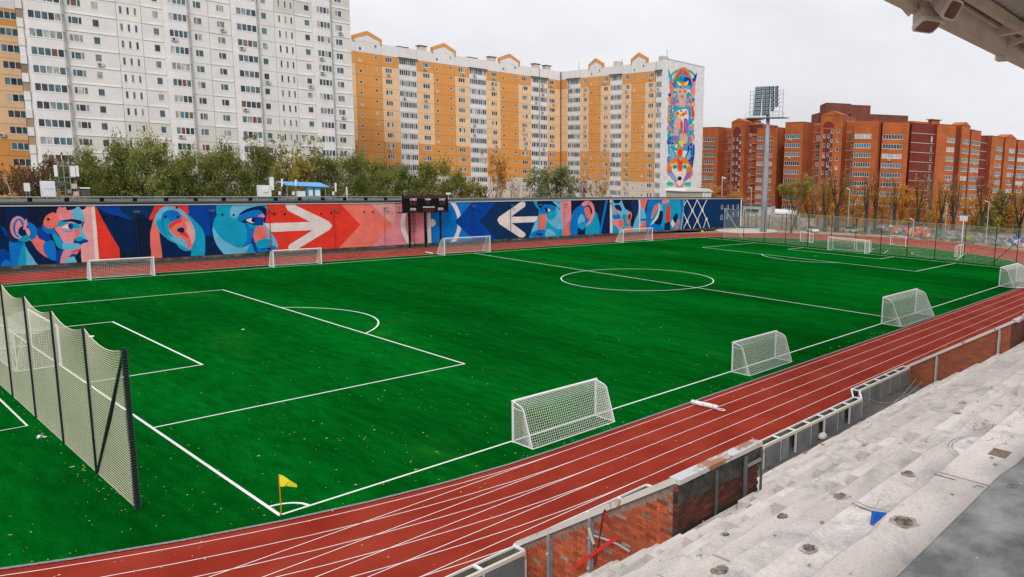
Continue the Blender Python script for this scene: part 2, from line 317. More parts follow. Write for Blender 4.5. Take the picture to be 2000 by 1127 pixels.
draw(ras,A,[
('K',[(-900,150),(1900,150),(1900,1100),(-900,1150)],H),
('D',[(90,200),(345,200),(345,300),(330,470),(200,400),(130,420),(110,560),(80,450),(70,300)]),
('D',[(-900,300),(0,480),(60,520),(120,640),(130,760),(60,800),(0,900),(-900,900)],H),
('B',[(0,500),(60,540),(115,655),(60,620)],H),
('B',[(-200,800),(0,800),(60,790),(110,830),(150,960),(170,1010),(-300,1060)],H),('M',el(80,990,65,65)),
('M',[(110,720),(150,685),(310,700),(250,820),(225,1010),(160,1010),(125,900)]),
('C',[(300,705),(335,840),(335,1010),(225,1010),(245,850)]),('L',[(310,715),(400,850),(500,1000),(325,1010),(320,850)],H),
('B',[(440,550),(540,545),(640,700),(665,940),(600,910),(545,850),(525,760),(548,700),(480,670)]),
('R',[(365,680),(450,620),(480,665),(552,700),(528,760),(540,830),(585,905),(490,840),(420,760)]),
('M',[(530,740),(560,705),(660,705),(690,950),(600,905),(545,830)]),
('D',[(300,690),(375,690),(470,820),(600,910),(740,965),(490,990),(390,880),(330,790)]),
('N',[(90,560),(125,600),(190,680),(320,700),(150,710),(100,660)]),
('P',el(225,530,103,140,-.1)),('M',[(160,500),(200,425),(265,430),(300,520),(240,640),(200,640),(165,580)]),('P',[(195,590),(190,500),(230,440),(270,520),(225,560),(215,620)]),
('L',[(205,560),(225,610),(300,620),(345,640),(260,655),(215,610)]),('D',el(280,575,55,62)),('K',el(305,585,22,30)),('P',[(320,420),(335,480),(310,545),(285,550),(290,500),(300,460)]),('Q',[(310,545),(350,545),(372,600),(350,640),(325,600)]),
('M',[(335,465),(420,500),(457,590),(430,655),(378,680),(374,600),(350,545)]),('C',[(230,690),(255,650),(330,620),(370,640),(362,685),(305,705)]),
('Q',[(1035,200),(1125,200),(1170,1000),(1000,1000),(985,740),(1070,690),(1000,560),(1035,430),(990,300)],H),
('P',[(730,450),(690,340),(760,240),(900,230),(900,420),(960,430),(990,480),(965,560),(985,650),(900,700),(900,725),(770,725),(735,640),(670,545),(700,510)]),
('R',[(530,480),(560,395),(640,345),(700,370),(725,440),(700,500),(640,540),(565,530)]),
('M',[(512,490),(560,535),(650,540),(690,600),(770,700),(775,810),(690,720),(640,620),(570,600),(530,560)]),('C',[(640,620),(690,610),(775,740),(770,800),(700,760),(670,700)]),('B',[(690,810),(772,800),(772,860),(735,975),(680,940)],H),
('L',[(885,240),(980,230),(1005,320),(1035,430),(1000,490),(1005,560),(1070,680),(1030,700),(980,640),(955,560),(985,470),(890,425)]),
('D',[(720,452),(870,425),(1000,450),(975,492),(880,458),(760,462)]),('D',[(1030,450),(1030,470),(1003,492),(1010,465)]),
('C',[(715,455),(800,462),(960,490),(965,550),(900,550),(850,480),(760,510),(712,515)]),('W',[(760,525),(830,490),(860,500),(850,535),(810,535)]),('B',el(868,515,28,38)),('K',el(846,508,14,22)),
('C',[(750,545),(830,572),(890,550),(880,578),(810,588),(765,570)]),('R',[(905,550),(960,545),(972,620),(925,640),(920,590)]),
('B',[(903,690),(930,655),(1070,680),(1062,712),(960,722),(915,708)]),('C',[(925,660),(965,635),(1010,650),(1000,685),(935,690)]),
('L',[(775,715),(910,720),(985,735),(980,785),(880,812),(780,800)]),('P',[(775,815),(880,812),(985,780),(960,860),(860,900),(740,975)]),
('r',[(870,822),(985,785),(985,812),(905,832)]),('R',[(890,832),(970,815),(972,855),(900,855)]),('B',[(850,885),(885,850),(950,860),(915,895)]),('L',[(770,960),(850,895),(915,890),(950,960)]),('K',[(915,895),(985,790),(1000,960),(945,960)],H),
('K',[(740,200),(1050,200),(1045,290),(1000,310),(955,262),(910,300),(825,318),(800,280),(750,280)]),
('r',[(1150,200),(1195,300),(1460,780),(1475,960),(1210,960)],H),('W',[(1110,200),(1153,200),(1215,960),(1165,960)],H),
('B',[(1158,200),(1430,200),(1480,330),(1620,435),(1400,390),(1240,330),(1165,270)]),('N',[(1430,180),(1880,180),(1880,440),(1690,450),(1610,430),(1480,330)],H),
('D',[(1195,310),(1300,350),(1600,440),(1685,560),(1700,700),(1640,800),(1560,832),(1495,800),(1450,770)]),
])
draw(ras,B,[
('K',[(-100,440),(230,440),(230,1000),(-100,1000)],H),
('B',[(560,200),(985,200),(985,680),(780,680),(600,420)],H),('D',[(780,670),(985,670),(1110,950),(760,960)],H),
('R',[(150,440),(105,560),(88,680),(98,850),(130,1000),(310,1000),(255,880),(225,750),(260,600)]),
('r',[(75,460),(110,370),(200,240),(540,230),(582,320),(575,390),(450,330),(300,300),(180,350),(150,435)]),
('C',[(570,390),(700,500),(785,620),(805,760),(775,960),(580,960),(600,850),(640,650),(600,480)]),
('D',[(212,620),(300,720),(440,790),(520,860),(612,850),(590,960),(285,985),(240,860)]),
('L',[(150,480),(175,370),(270,295),(400,290),(520,350),(610,460),(660,560),(676,680),(640,800),(600,862),(540,865),(470,830),(430,775),(340,730),(230,640),(180,560)]),
('C',[(165,500),(230,450),(260,560),(330,680),(440,760),(560,800),(605,860),(540,865),(470,830),(420,770),(300,700),(205,600)]),
('R',[(400,330),(500,390),(600,470),(655,570),(670,690),(630,800),(590,830),(400,660),(335,580),(400,450)]),
('Q',[(530,505),(600,480),(650,570),(668,690),(622,790),(590,660),(555,600)]),
('M',[(235,440),(262,370),(340,335),(440,350),(495,410),(480,450),(420,480),(350,500),(330,600),(390,690),(300,650),(250,560)]),
('C',[(262,470),(320,435),(345,480),(325,560),(345,640),(385,690),(300,640),(265,560)]),
('r',[(340,520),(400,480),(500,450),(470,510),(360,590),(335,570)]),('R',[(350,590),(430,520),(540,500),(560,600),(440,600),(390,640)]),('r',[(470,650),(530,615),(560,640),(592,700),(520,670)]),('D',[(436,596),(470,568),(520,566),(538,602),(505,636),(460,620)]),('Q',[(560,520),(600,490),(650,570),(668,690),(622,790),(600,690)]),
('L',[(350,690),(500,705),(572,770),(585,835),(520,810),(430,765)]),('R',[(570,740),(600,690),(628,800),(600,842),(570,820)]),
('C',[(905,560),(950,400),(1010,200),(1600,200),(1600,380),(1240,460),(1330,520),(1350,640),(1340,740),(1280,830),(1150,800),(1000,700)]),
('L',[(905,560),(1000,690),(1150,790),(1280,825),(1400,775),(1350,930),(1130,960),(1000,850),(925,720)]),
('L',[(1200,200),(1560,200),(1530,280),(1400,300),(1280,360),(1230,420),(1180,442),(1130,410),(1130,340),(1160,280)]),
('D',[(1240,400),(1330,330),(1520,280),(1600,320),(1608,380),(1590,412),(1540,370),(1440,350),(1300,385)]),('M',[(1235,475),(1250,410),(1400,345),(1510,335),(1550,380),(1480,420),(1340,450),(1290,480)]),
('L',[(1565,490),(1660,620),(1755,770),(1740,850),(1680,855),(1620,720),(1580,600),(1545,530)]),
('P',[(1480,420),(1550,380),(1590,415),(1560,440)],H),('B',[(1360,440),(1460,420),(1572,440),(1565,490),(1550,535),(1480,530),(1440,500)]),('W',[(1338,466),(1420,440),(1445,500),(1400,502)]),('K',el(1432,466,26,32)),
('C',[(1330,500),(1440,530),(1540,540),(1460,600),(1400,570)]),('M',[(1335,540),(1400,565),(1450,590),(1430,690),(1410,765),(1290,822),(1340,740),(1352,640)]),
('B',[(1405,700),(1450,740),(1480,840),(1540,885),(1460,900),(1405,800)]),('C',[(1340,900),(1405,770),(1440,860),(1475,900)]),
('R',[(1435,660),(1455,580),(1520,538),(1580,560),(1612,640),(1610,705),(1560,722),(1470,765),(1440,715)]),
('M',[(1480,835),(1560,850),(1650,790),(1742,830),(1690,858),(1520,882)]),('C',[(1463,775),(1500,730),(1600,705),(1670,740),(1670,790),(1560,835),(1490,832)]),('K',[(1595,842),(1640,826),(1672,840),(1640,852)]),
])
draw(ras,Cc,[
('r',[(110,150),(870,150),(1135,440),(880,740),(200,740),(240,660),(205,580),(130,480),(100,420),(118,330)],H),
('W',[(322,240),(345,150),(390,185),(440,235),(790,400),(828,450),(800,492),(470,690),(430,740),(365,740),(348,680),(362,655),(605,505),(600,498),(165,517),(90,425),(590,408),(345,285)],H),
('S',[(855,150),(1180,150),(1480,437),(1200,740),(850,740),(1135,440)],H),('P',[(1180,150),(1850,150),(1850,740),(1200,740),(1480,437)],H),('Q',[(1180,150),(1590,150),(1480,437)],H),
])
# halfway split and the centre circle of the painted field
sx=w48(843,440)[0]
ras.poly([(sx,0),(sx+40,0),(sx+40,7.2),(sx,7.2)],C_['M'])
cx,cz=sx+.1,3.55; ro=[(cx+5.25*math.cos(t),cz+5.25*math.sin(t)) for t in np.linspace(0,6.283,60)]; ri=[(cx+4.55*math.cos(t),cz+4.55*math.sin(t)) for t in np.linspace(6.283,0,60)]
ras.poly(ro+ri,C_['W']); ras.poly([(cx+.62*math.cos(t),cz+.62*math.sin(t)) for t in np.linspace(0,6.28,24)],C_['W']); ras.poly([(sx-.75,0),(sx-.1,0),(sx-.1,7.2),(sx-.75,7.2)],C_['W'])
draw(ras,Dd,[
('B',[(455,490),(730,180),(1060,180),(780,480),(1040,760),(740,760)],H),('N',[(1060,160),(2000,160),(2000,760),(1040,760),(778,480)],H),
('W',[(1008,465),(1030,425),(1310,232),(1350,218),(1378,250),(1368,290),(1196,415),(1196,423),(1545,415),(1530,450),(1492,493),(1196,505),(1370,635),(1378,665),(1345,692),(1300,690),(1040,520)],H),
('C',[(1510,150),(2010,150),(1990,740),(1470,740),(1450,620),(1500,500),(1545,400),(1555,340),(1500,270)]),
('L',[(1680,150),(1960,150),(1850,260),(1850,400),(1900,540),(1820,585),(1720,540),(1650,450),(1650,400),(1780,330)]),
('D',[(1560,190),(1680,190),(1800,305),(1720,272),(1620,265),(1570,310),(1530,250)]),('M',[(1570,320),(1620,266),(1700,275),(1775,312),(1740,335),(1700,382),(1650,395),(1600,390),(1562,362)]),
('W',[(1655,305),(1707,337),(1663,367)],H),('K',[(1630,312),(1660,303),(1668,367),(1640,352)]),('C',[(1660,385),(1740,340),(1785,370),(1720,470),(1650,432)]),
('R',[(1555,400),(1645,385),(1648,500),(1622,600),(1520,580),(1540,480)],H),('L',[(1455,610),(1500,500),(1545,430),(1530,590),(1465,650)]),
('M',[(1452,640),(1520,602),(1600,585),(1642,620),(1642,675),(1480,690)]),('K',[(1508,646),(1550,634),(1592,650),(1560,666)]),('L',[(1640,600),(1700,585),(1765,660),(1640,680)]),
('P',[(1842,150),(1950,150),(1992,330),(1975,430),(1930,520),(1880,572),(1850,450),(1838,300)]),('R',[(1880,572),(1960,470),(1992,720),(1875,720),(1858,600)]),
])
draw(ras,E_,[
('K',[(375,20),(765,20),(760,400),(640,420),(385,420)],H),('D',[(640,180),(765,80),(765,420),(600,420)],H),
('M',[(383,200),(490,100),(620,180),(645,420),(388,420)]),('C',[(600,160),(640,220),(655,420),(500,420),(520,320),(590,250)]),
('P',[(478,92),(530,60),(582,80),(606,150),(590,240),(530,312),(500,322),(560,240),(580,150),(550,112),(500,112)]),('D',[(505,122),(550,102),(582,150),(575,192),(540,125)]),('R',[(510,135),(550,122),(572,190),(560,242),(522,205)]),
('L',[(445,240),(480,190),(512,240),(490,300),(450,290)]),('C',[(450,292),(500,262),(530,302),(490,342),(455,322)]),('D',[(445,330),(490,345),(520,322),(500,420),(445,420)]),
('M',[(640,420),(722,20),(742,20),(662,420)],H),('L',[(765,20),(1050,20),(1050,400),(775,400)],H),('W',[(756,20),(772,20),(781,400),(757,400)],H),
('K',[(878,20),(1012,20),(1035,150),(1000,250),(970,332),(940,250),(950,170),(900,130)]),('N',[(965,60),(1010,60),(1032,150),(1000,240),(975,150)]),('K',[(790,20),(870,20),(850,78),(800,82)]),
('C',[(880,200),(935,210),(960,310),(880,340)]),('M',[(782,205),(830,180),(862,230),(830,252),(790,232)]),('R',[(805,150),(826,140),(832,182),(810,202)]),('D',[(800,108),(850,103),(872,160),(820,142)]),
('P',[(785,252),(830,240),(882,240),(890,300),(860,337),(820,322),(790,280)]),('R',[(840,260),(885,250),(885,310),(850,330)]),('C',[(788,300),(830,320),(842,370),(785,370)]),
('R',[(928,195),(955,168),(972,200),(950,270),(930,286),(920,250)]),('D',[(936,205),(952,190),(958,215),(942,250)]),('R',[(895,350),(905,325),(940,305),(976,322),(972,370),(900,370)]),
('W',[(1042,20),(1056,20),(1056,400),(1042,400)],H),('C',[(1056,20),(1484,20),(1470,180),(1440,400),(1056,400)],H),
('R',[(1060,20),(1137,20),(1112,182),(1060,110)]),('D',[(1138,20),(1165,20),(1130,120),(1108,205),(1098,150)]),('L',[(1056,130),(1100,170),(1106,270),(1056,290)]),('M',[(1056,234),(1165,234),(1165,256),(1056,256)],H),('R',[(1056,295),(1110,262),(1118,400),(1056,400)]),
('M',[(1160,20),(1335,20),(1310,82),(1180,120),(1125,400),(1108,205)]),('R',[(1160,235),(1190,120),(1240,82),(1236,105),(1192,190)]),('D',[(1180,245),(1240,160),(1272,160),(1265,262),(1230,315),(1190,275)]),('L',[(1232,83),(1265,100),(1272,160),(1235,162)],H),
('P',[(1268,60),(1332,20),(1332,72),(1280,92)]),('W',[(1232,84),(1243,150),(1220,235),(1155,297),(1195,230),(1228,160)]),('M',[(1160,300),(1240,300),(1300,400),(1150,400)]),
('r',[(1312,120),(1341,118),(1341,270),(1300,252)]),('D',[(1290,282),(1341,262),(1352,400),(1280,400)],H),('M',[(1440,20),(1482,20),(1470,180),(1430,340),(1450,180)]),
('D',el(1397,228,22,46,.3)),('W',[(1350,282),(1368,238),(1392,290),(1368,325)],H),('R',[(1388,350),(1420,232),(1442,270),(1408,370)],H),
('N',[(1482,20),(2100,-20),(2100,420),(1438,420),(1470,180)],H),('W',[(1480,20),(1486,20),(1474,180),(1446,400),(1440,400),(1468,180)],H),
])
def net_line(P,wd=.24):
    P=[w48(1040+x/5,380+y/5) for x,y in P]
    for (x1,y1),(x2,y2) in zip(P[:-1],P[1:]):
        l=math.hypot(x2-x1,y2-y1); nx,ny=-(y2-y1)/l*wd/2,(x2-x1)/l*wd/2; ras.poly([(x1+nx,y1+ny),(x2+nx,y2+ny),(x2-nx,y2-ny),(x1-nx,y1-ny)],C_['w'])
for P in ([(1505,45),(1562,155),(1612,255),(1645,330)],[(1605,45),(1660,155),(1700,240),(1732,330)],[(1473,175),(1512,262),(1545,330)],[(1705,45),(1655,150),(1608,255),(1570,330)],[(1612,45),(1562,155),(1512,255),(1475,330)],[(1697,235),(1668,330)],[(1505,60),(1478,110)]): net_line(P)
for x,y in ((1562,155),(1612,255),(1660,152),(1512,262),(1700,240)):
    X_,Z_=w48(1040+x/5,380+y/5); ras.poly([(X_+.4*math.cos(t),Z_+.4*math.sin(t)) for t in np.linspace(0,6.28,10)],C_['w'])
mural_img=ras.image('mural_paint')
def img_mat(name,im,cx0,cz0,wd,hg,axis='X',bump=True,origin=None,udir=None):
    m=bpy.data.materials.new(name); m.use_nodes=True; t=m.node_tree; b=t.nodes['Principled BSDF']; b.inputs['Roughness'].default_value=.85; b.inputs['Specular IOR Level'].default_value=.06
    g=t.nodes.new('ShaderNodeNewGeometry'); uv=t.nodes.new('ShaderNodeUVMap')
    i=t.nodes.new('ShaderNodeTexImage'); i.image=im; i.interpolation='Linear'; i.extension='EXTEND'; t.links.new(uv.outputs[0],i.inputs[0])
    n=t.nodes.new('ShaderNodeTexNoise'); n.inputs['Scale'].default_value=.8; n.inputs['Detail'].default_value=6; t.links.new(g.outputs['Position'],n.inputs['Vector'])
    r=t.nodes.new('ShaderNodeMapRange'); r.inputs[1].default_value=.3; r.inputs[2].default_value=.7; r.inputs[3].default_value=.86; r.inputs[4].default_value=1.08; t.links.new(n.outputs[0],r.inputs[0])
    mx=t.nodes.new('ShaderNodeMix'); mx.data_type='RGBA'; mx.blend_type='MULTIPLY'; mx.inputs['Factor'].default_value=1; t.links.new(i.outputs[0],mx.inputs['A']); t.links.new(r.outputs[0],mx.inputs['B']); t.links.new(mx.outputs['Result'],b.inputs['Base Color'])
    if bump:
        # courses of painted brickwork, one every 30 cm block
        s=t.nodes.new('ShaderNodeSeparateXYZ'); t.links.new(g.outputs['Position'],s.inputs[0]); c=t.nodes.new('ShaderNodeCombineXYZ'); t.links.new(s.outputs[0],c.inputs[0]); t.links.new(s.outputs[2],c.inputs[1])
        k=t.nodes.new('ShaderNodeTexBrick'); k.inputs['Scale'].default_value=1; k.inputs['Brick Width'].default_value=.52; k.inputs['Row Height'].default_value=.17; k.inputs['Mortar Size'].default_value=.012; k.inputs['Color1'].default_value=(1,1,1,1); k.inputs['Color2'].default_value=(.93,.93,.93,1); k.inputs['Mortar'].default_value=(.70,.70,.70,1); t.links.new(c.outputs[0],k.inputs[0])
        m2=t.nodes.new('ShaderNodeMix'); m2.data_type='RGBA'; m2.blend_type='MULTIPLY'; m2.inputs['Factor'].default_value=.8; t.links.new(mx.outputs['Result'],m2.inputs['A']); t.links.new(k.outputs[0],m2.inputs['B']); t.links.new(m2.outputs['Result'],b.inputs['Base Color'])
        bu=t.nodes.new('ShaderNodeBump'); bu.inputs['Strength'].default_value=.5; bu.inputs['Distance'].default_value=.02; t.links.new(k.outputs[0],bu.inputs['Height']); t.links.new(bu.outputs[0],b.inputs['Normal'])
    return m
def uv_plane(o,fn):
    me=o.data; u=me.uv_layers.new(name='UVMap'); off=world_off(o)
    for lp in me.loops: u.data[lp.index].uv=fn(me.vertices[lp.vertex_index].co+off)
M_mural=img_mat('mural_wall_paint',mural_img,0,0,0,0)
hall=thing('sports_hall_wall','long low hall wall painted with faces, ears and two white arrows beside the far track','wall',(60,49,0))
def wall_top(x): return 6.72+.42*min(1,max(0,(x-50)/45))
xs=[-6+i*7.3 for i in range(21)]
mb=MB()
for a,b in zip(xs[:-1],xs[1:]):
    # slightly projecting bays
    mb.hull([(a,WY,.3),(b,WY,.3),(b,WY+.5,.3),(a,WY+.5,.3)],[(a,WY,wall_top(a)),(b,WY,wall_top(b)),(b,WY+.5,wall_top(b)),(a,WY+.5,wall_top(a))])
o=mb.build('painted_facade',M_mural,hall); uv_plane(o,lambda p:((p.x+6)/146,p.z/7.2))
mb=MB(); mb.box(-6,139,WY+.51,60,-.05,6.6); mb.build('hall_body',mat('hall_grey',(.25,.25,.25),.9),hall)
mb=MB(); mb.hull([(-6,WY-.12,-.05),(140,WY-.12,-.05),(140,WY+.5,-.05),(-6,WY+.5,-.05)],[(-6,WY-.12,.27),(140,WY-.12,.27),(140,WY+.5,.27),(-6,WY+.5,.27)]); mb.build('plinth',mat('plinth',(.05,.035,.025),.95,col2=(.22,.16,.11),scale=1.2,contrast=(.45,.7)),hall)
# light paint drips and flaking just above the plinth, coping on top
mb=MB()
for a,b in zip(xs[:-1],xs[1:]):
    za,zb=wall_top(a),wall_top(b); mb.hull([(a,WY-.1,za),(b,WY-.1,zb),(b,WY+.6,zb),(a,WY+.6,za)],[(a,WY-.1,za+.09),(b,WY-.1,zb+.09),(b,WY+.6,zb+.09),(a,WY+.6,za+.09)])
mb.build('coping',mat('coping_metal',(.48,.49,.50),.4,metal=.3),hall)
# roof deck edge: dark parapet band with a pale pipe rail on top
M_roof=mat('bitumen_roof',(.06,.065,.06),.85,col2=(.13,.14,.13),scale=.6)
mb=MB(); mb.box(-6,55,49.5,60,6.6,6.95); mb.box(55,139,48.7,60,6.6,7.0); mb.build('roof',M_roof,hall)
mb=MB()
for a,b in zip(xs[:-1],xs[1:]): 
    za,zb=wall_top(a)+.42,wall_top(b)+.42; mb.hull([(a,WY+1.2,za-.2),(b,WY+1.2,zb-.2),(b,WY+1.5,zb-.2),(a,WY+1.5,za-.2)],[(a,WY+1.2,za),(b,WY+1.2,zb),(b,WY+1.5,zb),(a,WY+1.5,za)])
mb.build('roof_edge',mat('roof_edge',(.05,.06,.06),.7),hall)
mb=MB(); 
for i in range(0,10): mb.tube([(-6+i*6.2,50.2,7.62),(-6+(i+1)*6.2,50.2,7.62)],.07,6)
mb.build('roof_pipe',M_grey,hall)
for x in np.arange(-4,56,3.1): mb=MB(); mb.box(x,x+.35,50.0,50.4,6.9,7.55); mb.build('pipe_support',M_black,hall)
# downpipes, wall lamps with arms
for i,px in enumerate((266,412,527,653,751,922,997,1052,1102,1190,1334)):
    X_=w48(px,440)[0]; z1=wall_top(X_)-1.0
    c={0:'D',1:'D',2:'r',3:'r',4:'P',5:'B',6:'N',7:'C',8:'P',9:'D',10:'C'}[i]
    mb=MB(); mb.tube([(X_,WY-.07,.3),(X_,WY-.07,z1)],.045,6); mb.build('downpipe',mat('pipe_'+c,tuple(v*.55 for v in C_[c]),.6),hall)
    if i<10:
        mb=MB(); mb.box(X_-.3,X_+.3,WY-.75,WY-.45,z1+.28,z1+.42); mb.bar((X_,WY,z1+.05),(X_,WY-.6,z1+.3),.08,.08); l=mb.build('wall_lamp',M_dgrey,hall)
        mb=MB(); mb.box(X_-.25,X_+.25,WY-.72,WY-.48,z1+.25,z1+.279); mb.build('lamp_glass',M_white,l)
for i,(px,py) in enumerate(((94,428),(203,424),(227,424),(345,405),(323,423),(347,423),(434,419),(456,420),(536,418),(556,418),(627,417),(647,416),(711,414),(728,414),(937,397),(937,410),(983,409),(1091,396),(1092,407),(1150,396))):
    X_,Z_=w48(px,py); mb=MB(); mb.box(X_-.09,X_+.09,WY-.06,WY,Z_-.12,Z_+.12); mb.build('wall_vent',M_black,hall)
# windows in the plain blue end
for px,py,h_ in ((1410,404,1.05),(1421.5,404,1.05),(1431.5,404,1.05),(1441,403,1.05),(1409,424,1.2),(1420,422,1.2),(1431.5,418,1.1),(1441,417,1.2)):
    X_,Z_=w48(px,py); mb=MB(); a,b=X_-.36,X_+.30; z0,z1=Z_-h_/2,Z_+h_/2
    mb.box(a,a+.05,WY-.06,WY,z0,z1); mb.box(b-.16,b,WY-.06,WY,z0,z1); mb.box(a,b,WY-.07,WY,z0-.08,z0); fr=mb.build('window',mat('window_frame_grey',(.55,.56,.58),.6),hall)
    mb=MB(); mb.box(a+.05,b-.16,WY-.03,WY,z0,z1); mb.build('pane',mat('dark_glass',(.02,.025,.03),.15),fr)
mb=MB(); mb.tube([(139.15,WY-.05,.2),(139.15,WY-.05,7.1)],.16,8); mb.build('downpipe',M_white,hall)

# ================================================================== APARTMENT BUILDINGS
def mk_pane():
    m=bpy.data.materials.new('window_pane'); m.use_nodes=True; t=m.node_tree; b=t.nodes['Principled BSDF']; b.inputs['Roughness'].default_value=.12; b.inputs['Specular IOR Level'].default_value=.55
    oi=t.nodes.new('ShaderNodeObjectInfo'); cr=t.nodes.new('ShaderNodeValToRGB'); e=cr.color_ramp; e.interpolation='CONSTANT'
    stops=[(0,(.035,.05,.055)),(.14,(.05,.11,.125)),(.36,(.09,.17,.19)),(.5,(.025,.03,.035)),(.60,(.30,.31,.31)),(.72,(.18,.20,.20)),(.84,(.46,.45,.42)),(.93,(.17,.07,.035)),(.97,(.07,.05,.04))]
    e.elements[0].position=0; e.elements[0].color=(*stops[0][1],1); e.elements[1].position=stops[1][0]; e.elements[1].color=(*stops[1][1],1)
    for p,c in stops[2:]: x=e.elements.new(p); x.color=(*c,1)
    t.links.new(oi.outputs['Random'],cr.inputs[0])
    g=t.nodes.new('ShaderNodeNewGeometry'); n=t.nodes.new('ShaderNodeTexNoise'); n.inputs['Scale'].default_value=1.6; n.inputs['Detail'].default_value=3; mp=t.nodes.new('ShaderNodeMapping'); mp.inputs['Scale'].default_value=(2.5,2.5,.5); t.links.new(g.outputs['Position'],mp.inputs[0]); t.links.new(mp.outputs[0],n.inputs['Vector'])
    r=t.nodes.new('ShaderNodeMapRange'); r.inputs[1].default_value=.35; r.inputs[2].default_value=.65; r.inputs[3].default_value=.55; r.inputs[4].default_value=1.35; t.links.new(n.outputs[0],r.inputs[0])
    x=t.nodes.new('ShaderNodeMix'); x.data_type='RGBA'; x.blend_type='MULTIPLY'; x.inputs['Factor'].default_value=1; t.links.new(cr.outputs[0],x.inputs['A']); t.links.new(r.outputs[0],x.inputs['B']); t.links.new(x.outputs['Result'],b.inputs['Base Color'])
    return m
M_pane=mk_pane()
def pmat(n,c,v=.05,**k): return mat(n,c,.85,var=v,scale=.45,obj_var=.035,**k)
M_wp=pmat('panel_white',(.725,.71,.685)); M_bei=pmat('panel_beige',(.62,.60,.54)); M_yel=pmat('panel_yellow',(.68,.305,.080)); M_pea=pmat('panel_peach',(.80,.53,.30)); M_wh=pmat('panel_plain_white',(.74,.73,.73)); M_cream=pmat('panel_cream',(.64,.57,.48))
CACHE={}
def panel_mesh(wd,hg,holes,m,dep=.16):
    key=('p',round(wd,2),round(hg,2),tuple(holes))
    if key in CACHE: return CACHE[key]
    g=.025; xs=sorted({g,wd-g}|{h[0] for h in holes}|{h[1] for h in holes}); zs=sorted({g,hg-g}|{h[2] for h in holes}|{h[3] for h in holes}); mb=MB()
    for a,b in zip(xs[:-1],xs[1:]):
        for c,d in zip(zs[:-1],zs[1:]):
            if any(a>=h[0]-1e-6 and b<=h[1]+1e-6 and c>=h[2]-1e-6 and d<=h[3]+1e-6 for h in holes): continue
            mb.poly([(a,0,c),(b,0,c),(b,0,d),(a,0,d)])
    for a,b,c,d in [(g,wd-g,g,hg-g)]:
        mb.poly([(a,0,c),(a,0,d),(a,dep,d),(a,dep,c)]); mb.poly([(b,0,d),(b,0,c),(b,dep,c),(b,dep,d)]); mb.poly([(a,0,d),(b,0,d),(b,dep,d),(a,dep,d)]); mb.poly([(b,0,c),(a,0,c),(a,dep,c),(b,dep,c)])
    for a,b,c,d in holes:
        mb.poly([(a,0,d),(a,0,c),(a,dep,c),(a,dep,d)]); mb.poly([(b,0,c),(b,0,d),(b,dep,d),(b,dep,c)]); mb.poly([(b,0,d),(a,0,d),(a,dep,d),(b,dep,d)]); mb.poly([(a,0,c),(b,0,c),(b,dep,c),(a,dep,c)])
    CACHE[key]=mb.mesh('wall_panel',m); return CACHE[key]
def win_mesh(wd,hg,mull,m=None,bd=.075,dep=(.02,.1)):
    key=('w',round(wd,2),round(hg,2),tuple(mull),m.name if m else '')
    if key in CACHE: return CACHE[key]
    mb=MB(); y0,y1=dep
    mb.box(0,wd,y0,y1,0,bd); mb.box(0,wd,y0,y1,hg-bd,hg); mb.box(0,bd,y0,y1,bd,hg-bd); mb.box(wd-bd,wd,y0,y1,bd,hg-bd)
    for x in mull: mb.box(x*wd-bd*.6,x*wd+bd*.6,y0,y1,bd,hg-bd)
    mb.box(-.03,wd+.03,-.05,y0,-.05,0.0)
    a=mb.mesh('window',m or M_frame); CACHE[key]=a; return a
def pane_mesh(wd,hg):
    key=('g',round(wd,2),round(hg,2))
    if key not in CACHE: mb=MB(); mb.box(0,wd,.07,.09,0,hg); CACHE[key]=mb.mesh('pane',M_pane)
    return CACHE[key]
class Facade:
    def __init__(s,root,A,B): 
        s.root=root; s.A=Vector((A[0],A[1],0)); d=Vector((B[0]-A[0],B[1]-A[1],0)); s.L=d.length; s.t=d.normalized(); s.n=Vector((-s.t.y,s.t.x,0)); s.rz=math.atan2(d.y,d.x)
    def P(s,u,z,dep=0): return s.A+s.t*u+s.n*dep+Vector((0,0,z))-s.root.location
    def put(s,name,me,u,z,dep=0,m=None):
        o=inst(name,me,s.root,s.P(u,z,dep),s.rz)
        if m is not None and me.materials and me.materials[0]!=m: o.material_slots[0].link='OBJECT'; o.material_slots[0].material=m
        return o
    def window(s,u,z,wd,hg,mull=(.5,),dep=0,split=False):
        f=s.put('window',win_mesh(wd,hg,mull),u,z,dep)
        ed=[0,*mull,1]
        if not split: ed=[0,1]
        for a,b in zip(ed[:-1],ed[1:]): 
            p=inst('pane',pane_mesh((b-a)*wd,hg),f,(a*wd,0,0))
        return f
    def panel(s,u0,u1,z0,z1,m,holes=()): return s.put('wall_panel',panel_mesh(u1-u0,z1-z0,tuple(tuple(round(v,3) for v in h) for h in holes),m),u0,z0,0,m)
    def core(s,u0,u1,z0,z1,d0=.16,d1=12,m=None,name='wall'):
        mb=MB(); a,b,c,d=[s.A+s.t*u+s.n*dd for u,dd in ((u0,d0),(u1,d0),(u1,d1),(u0,d1))]
        mb.hull([p+Vector((0,0,z0)) for p in (a,b,c,d)],[p+Vector((0,0,z1)) for p in (a,b,c,d)]); return mb.build(name,m or M_seam,s.root)
def ac_mesh():
    if 'ac' not in CACHE:
        mb=MB(); mb.box(0,.8,-.38,-.05,0,.55); mb.mi=1; mb.hull([(.3+.2*math.cos(t),-.385,.28+.2*math.sin(t)) for t in np.linspace(0,6.28,11)[:-1]],[(.3+.2*math.cos(t),-.381,.28+.2*math.sin(t)) for t in np.linspace(0,6.28,11)[:-1]]); CACHE['ac']=mb.mesh('air_conditioner',[mat('ac_grey',(.52,.51,.48),.6),M_dgrey])
    return CACHE['ac']
rw=random.Random(3)

